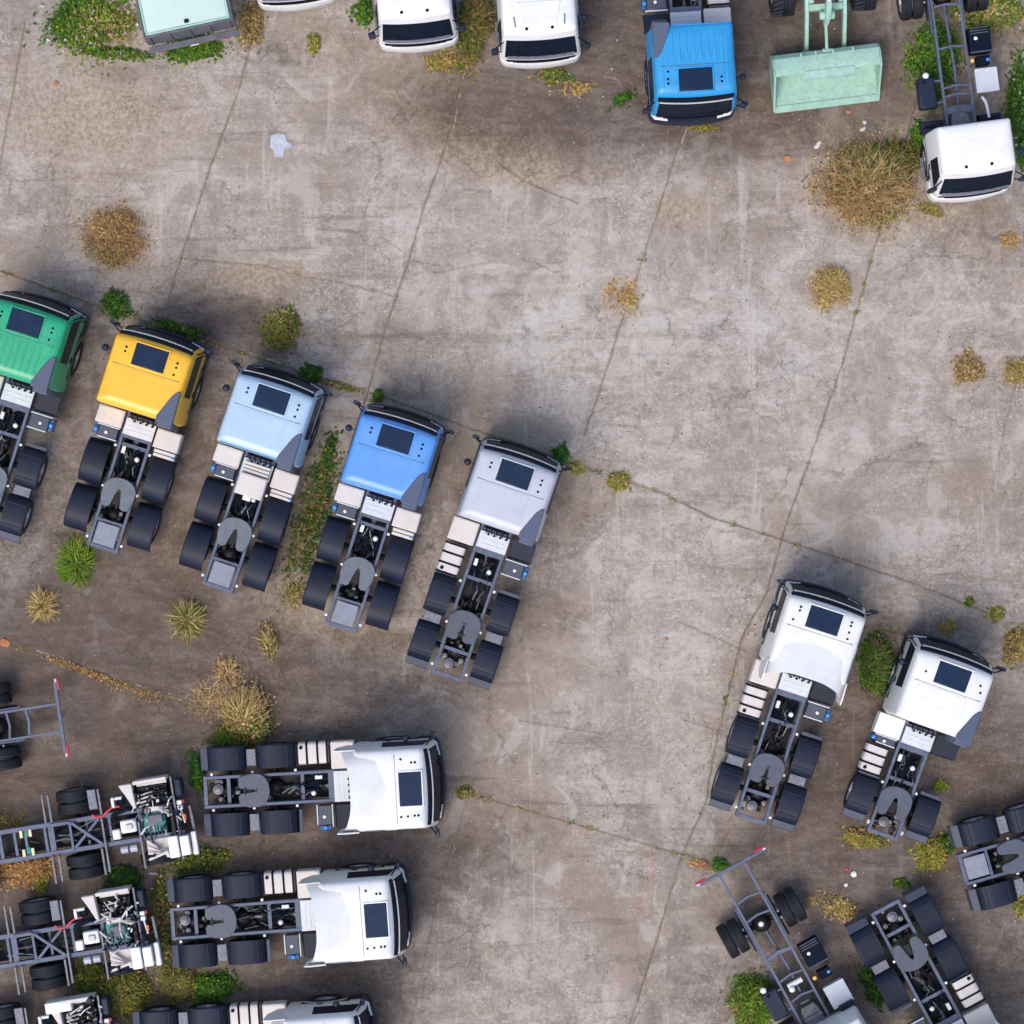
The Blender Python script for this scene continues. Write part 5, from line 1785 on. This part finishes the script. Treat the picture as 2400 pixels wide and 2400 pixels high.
plant('weed_row', 'weeds', 'green creeper beside the flank of the vivid blue unit', 1465, 230, 34, 16, .12, D_ + [('green', 2)], 280, 'leaf', ang=.4, lumps=5)
plant('weed_patch', 'weeds', 'thin yellow weeds below the vivid blue unit', 1645, 300, 32, 9, .08, [('yellow', 2), ('olive', 2), ('brown', .6)], 260, 'mix')
# right side
plant('dry_bush', 'bush', 'large tan dry bush beside the long bare frame white cab', 2030, 440, 112, 106, .95, [('straw', 2.4), ('tan', 2.2), ('olive', 1.2, .5, -.3, .9), ('green', 4.5, -.1, -.9, .5), ('dark', 1.6, .4, -.7, .5), ('rust', 1.0, -.4, .6, .6), ('brown', 1.2), ('lime', 3, .5, .85, .3), ('green', 2, .1, .95, .35)], 9500, 'mix', size=.72, edge=.28, lumps=40)
plant('weed_clump', 'weeds', 'dark weeds between the large tan dry bush and the white cab', 2105, 372, 56, 44, .45, [('olive', 2), ('dark', 1), ('brown', 1)], 1100, 'mix')
plant('grass_tuft', 'grass', 'yellow grass wisps in front of the bare frame white cab', 2180, 492, 40, 16, .16, YEL, 420, 'grass', ang=-.35)
plant('dry_bush', 'bush', 'small round golden dry bush below the large tan dry bush', 1948, 668, 46, 50, .36, [('straw', 3), ('tan', 1.8), ('yellow', 1), ('olive', 2, -.2, -.9, .5)], 2800, 'mix', size=.7, edge=.2, lumps=14)
plant('dry_bush', 'bush', 'small tan brown dry bush, darker one of a pair by the edge', 2268, 868, 36, 36, .26, [('tan', 3), ('straw', 1.5), ('brown', 1), ('olive', .8)], 1500, 'mix', size=.7, edge=.3, lumps=9)
plant('dry_bush', 'bush', 'golden dry bush cut by the photo edge, paler one of a pair', 2380, 870, 36, 38, .28, [('straw', 2), ('tan', 2), ('yellow', 1), ('olive', 1)], 1500, 'mix', size=.7, edge=.3, lumps=9)
plant('weed_patch', 'weeds', 'green weeds growing up through the long bare frame', 2188, 130, 62, 82, .42, [('green', 3), ('dark', 3, .2, .3, .9), ('lime', .6), ('olive', .8, -.8, -.2, .5)], 3200, 'leaf', lumps=14)
plant('weed_patch', 'weeds', 'green and straw weeds with lilac flowers beside the long bare frame black box', 2330, 34, 92, 50, .35, [('lime', 1.5), ('green', 2), ('straw', 2, -.3, -.4, .8), ('tan', 1), ('flower', .08)], 3000, 'mix', lumps=14)
plant('weed_patch', 'weeds', 'dark green weeds cut by the photo edge behind the bare frame white cab', 2388, 260, 34, 100, .42, [('dark', 2.5), ('green', 2), ('straw', 1, 0, -.1, .3), ('flower', .04)], 2000, 'leaf', lumps=10)
plant('weed_clump', 'weeds', 'green weeds at the rear corner of the bare frame white cab', 2150, 320, 18, 34, .3, G, 360, 'leaf')
plant('weed_patch', 'weeds', 'faded orange weed remains below the bare frame white cab', 2362, 562, 22, 20, .06, [('yellow', 1), ('tan', 2), ('rust', 1)], 240, 'mix')
plant('bush', 'bush', 'green and brown bush between the two nose up white tractors', 2050, 1560, 40, 74, .55, [('green', 1.6), ('dark', 2, -.6, .2, .7), ('brown', 2.4, .2, -.4, .55), ('olive', 2.2, .1, .8, .6)], 2600, 'mix', edge=.2)
plant('weed_clump', 'weeds', 'yellow green weed speck on concrete above the tan and olive bush', 2335, 1440, 18, 18, .12, YEL + [('green', 1.5)], 260, 'leaf')
plant('weed_clump', 'weeds', 'brownish weed speck above the single axle white tractor', 2218, 1466, 18, 14, .08, [('yellow', 1), ('tan', 2), ('olive', 1)], 170, 'mix')
plant('weed_clump', 'weeds', 'tiny green weed speck near the nose of the single axle tractor', 2273, 1412, 10, 10, .1, G + [('olive', 2)], 110, 'leaf')
plant('dry_bush', 'bush', 'tan and olive bush cut by the photo edge beside the single axle tractor', 2384, 1512, 30, 40, .3, [('tan', 2), ('olive', 2), ('yellow', 1)], 1200, 'mix')
plant('weed_clump', 'weeds', 'lone lime weed on dirt beside the single axle tractor', 2200, 1842, 15, 13, .1, [('lime', 2), ('yellow', 1)], 130, 'leaf')
plant('grass_tuft', 'grass', 'yellow olive grass mound behind the single axle white tractor', 2186, 2002, 38, 40, .35, [('yellow', 3), ('olive', 2), ('lime', .8)], 1500, 'mix', edge=.2)
plant('weed_patch', 'weeds', 'yellow and rust weeds under the tail of the single axle tractor', 2030, 1962, 60, 24, .18, [('yellow', 1.5), ('rust', 1.8, -.5, -.2, .6), ('olive', 1.5), ('green', .8, .8, 0, .5)], 1000, 'mix', ang=-.2, lumps=7)
plant('weed_clump', 'weeds', 'dark green weeds at the corner of the tail with square tray', 2216, 1975, 22, 26, .25, D_ + [('olive', 1)], 420, 'leaf')
plant('weed_patch', 'weeds', 'sparse tan weeds between red tail bar chassis and dark tractor tail', 1966, 2122, 56, 26, .12, [('yellow', 1), ('tan', 2), ('straw', 1.4), ('olive', 1)], 720, 'mix', ang=-.35, lumps=7)
plant('weed_clump', 'weeds', 'small green weed just above the bare tail pointing up', 2116, 2070, 15, 13, .14, G, 220, 'leaf')
plant('weed_clump', 'weeds', 'small green weed at the tip of the red tail bar', 1686, 2024, 17, 14, .16, [('green', 2), ('dark', 1)], 260, 'leaf')
plant('weed_patch', 'weeds', 'orange withered weeds beside the green one by the red tail bar', 1644, 2026, 26, 11, .06, [('tan', 2), ('rust', 1)], 220, 'mix', ang=-.2)
plant('bush', 'bush', 'bright green bush with a tan side at the bottom near the chassis cab', 1762, 2350, 58, 62, .6, [('lime', 1.6), ('green', 3), ('dark', .7), ('tan', 3, -1, .1, .55), ('olive', .8)], 2800, 'mix', edge=.22)
plant('weed_clump', 'weeds', 'dark green weeds under the fender of the tail pointing up', 2046, 2318, 22, 46, .3, D_, 620, 'leaf', ang=.4)
plant('weed_patch', 'weeds', 'yellow weed below the tail with square tray', 2392, 2120, 16, 30, .2, YEL + [('green', 1)], 320, 'mix')
# bottom left between the chassis
plant('weed_patch', 'weeds', 'orange brown dry grass under the rails of the upper stripped chassis', 62, 2036, 72, 36, .28, [('rust', 3), ('tan', 2), ('yellow', 1.5, .7, .6, .5), ('straw', .7)], 1900, 'mix')
plant('grass_tuft', 'grass', 'yellow green tuft at the wheel of the upper stripped chassis', 100, 2072, 14, 24, .22, [('yellow', 2), ('lime', 1.5)], 300, 'grass')
plant('weed_patch', 'weeds', 'dark green weeds between the upper and middle stripped chassis', 292, 2056, 46, 30, .35, D_ + [('green', 1)], 1300, 'leaf', lumps=8)
plant('weed_patch', 'weeds', 'olive weeds at the nose of the upper stripped chassis', 462, 2012, 72, 34, .32, [('olive', 3), ('green', 2), ('dark', .8), ('yellow', .6)], 1900, 'mix', ang=.1, lumps=12)
plant('weed_patch', 'weeds', 'brown and green weed strip at the nose of the middle stripped chassis', 385, 2165, 30, 120, .28, [('green', 1.4, 0, -.8, .6), ('dark', 1.6), ('brown', 1.4), ('olive', 2), ('straw', .7)], 1900, 'mix', ang=.05, lumps=12)
plant('bush', 'bush', 'large olive bush between the middle and bottom stripped chassis', 290, 2322, 62, 58, .5, [('olive', 3.4), ('green', 1.4), ('yellow', 1), ('brown', .8)], 2900, 'mix', edge=.2)
plant('weed_patch', 'weeds', 'olive weeds under the rear bar of the middle stripped chassis', 215, 2290, 40, 36, .3, [('olive', 2), ('green', 2), ('tan', .6)], 900, 'mix')
plant('bush', 'bush', 'green leafy bush between the middle and bottom white tractors', 500, 2312, 50, 32, .42, [('green', 3), ('dark', 2), ('lime', .6)], 1900, 'leaf', edge=.25)
plant('bush', 'bush', 'brown olive bush touching the green leafy one between white tractors', 420, 2300, 48, 48, .4, [('olive', 2.5), ('brown', 1.4), ('yellow', 1), ('green', .8)], 1900, 'mix')
plant('weed_clump', 'weeds', 'small green and tan weed on the joint before the upper white tractor nose', 1090, 1858, 20, 15, .12, [('green', 1.5, 0, -.5, .7), ('tan', 2, 0, .6, .7), ('olive', 1)], 300, 'mix')
plant('weed_patch', 'weeds', 'sparse dry grass above the rails of the upper stripped chassis', 24, 1925, 50, 34, .12, [('olive', 2), ('tan', 1), ('straw', .6)], 520, 'grass', lumps=5)

# thin growth in the joints: nobody could count it
def joint_growth():
    rg = random.Random(3)
    lines = [[(0, 634), (240, 722), (345, 755), (545, 820), (700, 870), (870, 920)], [(1090, 1000), (1320, 1080), (1553, 1155), (1666, 1212), (1989, 1316)],
             [(0, 1503), (160, 1553), (370, 1628), (600, 1700)], [(1068, 1850), (1240, 1900), (1590, 2000), (1690, 2025)],
             [(1512, 592), (1446, 787)], [(2050, 580), (1975, 850)], [(1799, 1386), (1741, 1490), (1683, 1717)]]
    dens = [.9, .45, .5, .5, .2, .25, .2]
    v, f, m = [], [], []
    mats = ['olive', 'green', 'tan', 'dark', 'straw']
    for pts, dn in zip(lines, dens):
        for (x0, y0), (x1, y1) in zip(pts[:-1], pts[1:]):
            ln = math.hypot(x1 - x0, y1 - y0)
            k = 0
            while k < ln:
                k += rg.expovariate(1 / 26.0) / dn
                q = k / ln
                if q > 1: break
                cx, cy = x0 + (x1 - x0) * q, y0 + (y1 - y0) * q
                base = rg.choices(range(5), [3, 1.4, 2, 1, 1])[0]
                for _ in range(rg.randint(4, 26)):
                    p = P(cx + rg.gauss(0, 6), cy + rg.gauss(0, 3.5))
                    s = rg.uniform(.012, .034)
                    a = rg.uniform(0, 6.28)
                    z = rg.uniform(.008, .05)
                    b = len(v)
                    dx, dy = math.cos(a) * s, math.sin(a) * s
                    v += [(p.x - dx, p.y - dy, z), (p.x - dy * .5, p.y + dx * .5, z + .006), (p.x + dx, p.y + dy, z + rg.uniform(-.004, .02)), (p.x + dy * .5, p.y - dx * .5, z + .006)]
                    f.append((b, b + 1, b + 2, b + 3))
                    m.append(base if rg.random() < .7 else rg.randrange(5))
    me = bpy.data.meshes.new('joint_weeds')
    me.from_pydata(v, [], f)
    for q in mats:
        me.materials.append(LM[q])
    me.polygons.foreach_set('material_index', m)
    o = bpy.data.objects.new('joint_weeds', me)
    C.objects.link(o)
    tag(o, 'sparse little weeds sprouting along the slab joints', 'weeds', kind='stuff')


joint_growth()


# ------------------------------------------------------------------ loose grit on the slabs: nobody could count it
def grit():
    rg = random.Random(11)
    v, f, m = [], [], []
    spots = [(rg.uniform(-40, 2440), rg.uniform(-40, 2440), rg.uniform(30, 190)) for _ in range(95)]
    for k in range(6500):
        if rg.random() < .8:
            sx, sy, sr = rg.choice(spots)
            p = P(sx + rg.gauss(0, sr), sy + rg.gauss(0, sr))
        else:
            p = P(rg.uniform(-20, 2420), rg.uniform(-20, 2420))
        r = rg.uniform(.006, .017) if rg.random() < .93 else rg.uniform(.02, .034)
        b = len(v)
        a = rg.uniform(0, 6.28)
        for q in range(4):
            t = a + q * 1.57 + rg.uniform(-.4, .4)
            rr = r * rg.uniform(.7, 1.2)
            v.append((p.x + rr * math.cos(t), p.y + rr * math.sin(t), .001))
        v.append((p.x + rg.uniform(-.3, .3) * r, p.y + rg.uniform(-.3, .3) * r, r * rg.uniform(.6, 1.0)))
        f += [(b + q, b + (q + 1) % 4, b + 4) for q in range(4)]
        m += [rg.choices((0, 1, 2), (2, 3, 1.5))[0]] * 4
    me = bpy.data.meshes.new('gravel')
    me.from_pydata(v, [], f)
    for q in (M['rubble'], mat_once('dark_grit', (.10, .088, .08), .9), mat_once('brown_grit', (.24, .15, .09), .9)):
        me.materials.append(q)
    me.polygons.foreach_set('material_index', m)
    o = bpy.data.objects.new('gravel', me)
    C.objects.link(o)
    tag(o, 'fine loose grit scattered over the concrete', 'gravel', kind='stuff')


grit()


# ------------------------------------------------------------------ litter and rubble
def chunk(name, cat, label, px, py, r, m, flat=.5, n=9, group=None, ang=0.0, long=1.0, seed=0):
    """an irregular lump or crumpled scrap"""
    rg = random.Random(seed or int(px + py * 3))
    c = P(px, py)
    bm = bmesh.new()
    bmesh.ops.create_icosphere(bm, subdivisions=2, radius=1)
    sc = r / PXM
    ph = [(Vector((rg.gauss(0, 1), rg.gauss(0, 1), rg.gauss(0, 1))).normalized(), rg.uniform(.0, .5)) for _ in range(n)]
    for vv in bm.verts:
        d = vv.co.normalized()
        k = 1.0
        for q, a_ in ph:
            dd = d.dot(q)
            if dd > .55 + a_ * .4:
                k *= .80
        k *= rg.uniform(.92, 1.08)
        vv.co = Vector((d.x * sc * k * long, d.y * sc * k, max(-.98, d.z) * sc * k * flat + sc * flat * .8))
    me = bpy.data.meshes.new(name)
    bm.to_mesh(me)
    bm.free()
    me.materials.append(M[m])
    o = bpy.data.objects.new(name, me)
    o.location = c
    o.rotation_euler.z = ang
    C.objects.link(o)
    tag(o, label, cat, group)
    return o


chunk('plastic_scrap', 'litter', 'crumpled white scrap on dirt, joined to a pinkish strip', 2002, 2049, 8, 'litter', .4, long=1.2)
chunk('plastic_strip', 'litter', 'thin pinkish strip touching the crumpled white scrap', 1985, 2037, 3.5, 'red', .35, ang=-.6, long=2.6)
chunk('plastic_scrap', 'litter', 'smaller white scrap below the crumpled one', 1982, 2074, 6, 'litter', .4)
chunk('concrete_lump', 'rubble', 'largest pale concrete lump by the loader bucket', 2022, 303, 8, 'rubble', .6)
chunk('concrete_lump', 'rubble', 'upper small pale lump by the loader bucket', 2026, 287, 6, 'rubble', .6)
chunk('concrete_lump', 'rubble', 'flat pale lump between loader bucket and large tan dry bush', 1918, 340, 8, 'rubble', .35, long=1.8, ang=.8)
chunk('brick_piece', 'brick', 'orange brick piece on concrete below the flowered weed patch', 131, 196, 9, 'brick', .3, long=.8)
chunk('brick_piece', 'brick', 'orange brick piece beside the large tan dry bush', 1845, 372, 11, 'brick', .25, long=1.3)
chunk('brick_piece', 'brick', 'tiny red brick chip on open concrete', 1561, 1498, 5, 'brick', .4)
chunk('brick_piece', 'brick', 'reddish brick bits on the joint above the bare frame', 10, 1508, 12, 'brick', .25, long=1.4)
chunk('brick_piece', 'brick', 'brown brick crumb in front of the loader bucket', 1988, 262, 6, 'brick', .4)
chunk('stick', 'stick', 'short grey stick on the ground by the upper stripped chassis', 370, 2048, 4, 'rope', .35, long=6, ang=-.05)


def sheet():
    c = P(658, 338)
    pts = [(-24, -20), (-6, -25), (10, -22), (14, -6), (27, 0), (26, 8), (10, 10), (6, 30), (-14, 30), (-18, 12), (-25, 8)]
    mb = MB()
    mb.prism([(x / PXM, -y / PXM) for x, y in pts], .004, [.012 + .01 * ((i * 7) % 3) for i in range(len(pts))])
    o = mb.build('plastic_sheet', M['sheet'], None, 0, 0)
    o.location = c
    tag(o, 'torn pale blue sheet lying flat on the concrete', 'litter')


sheet()
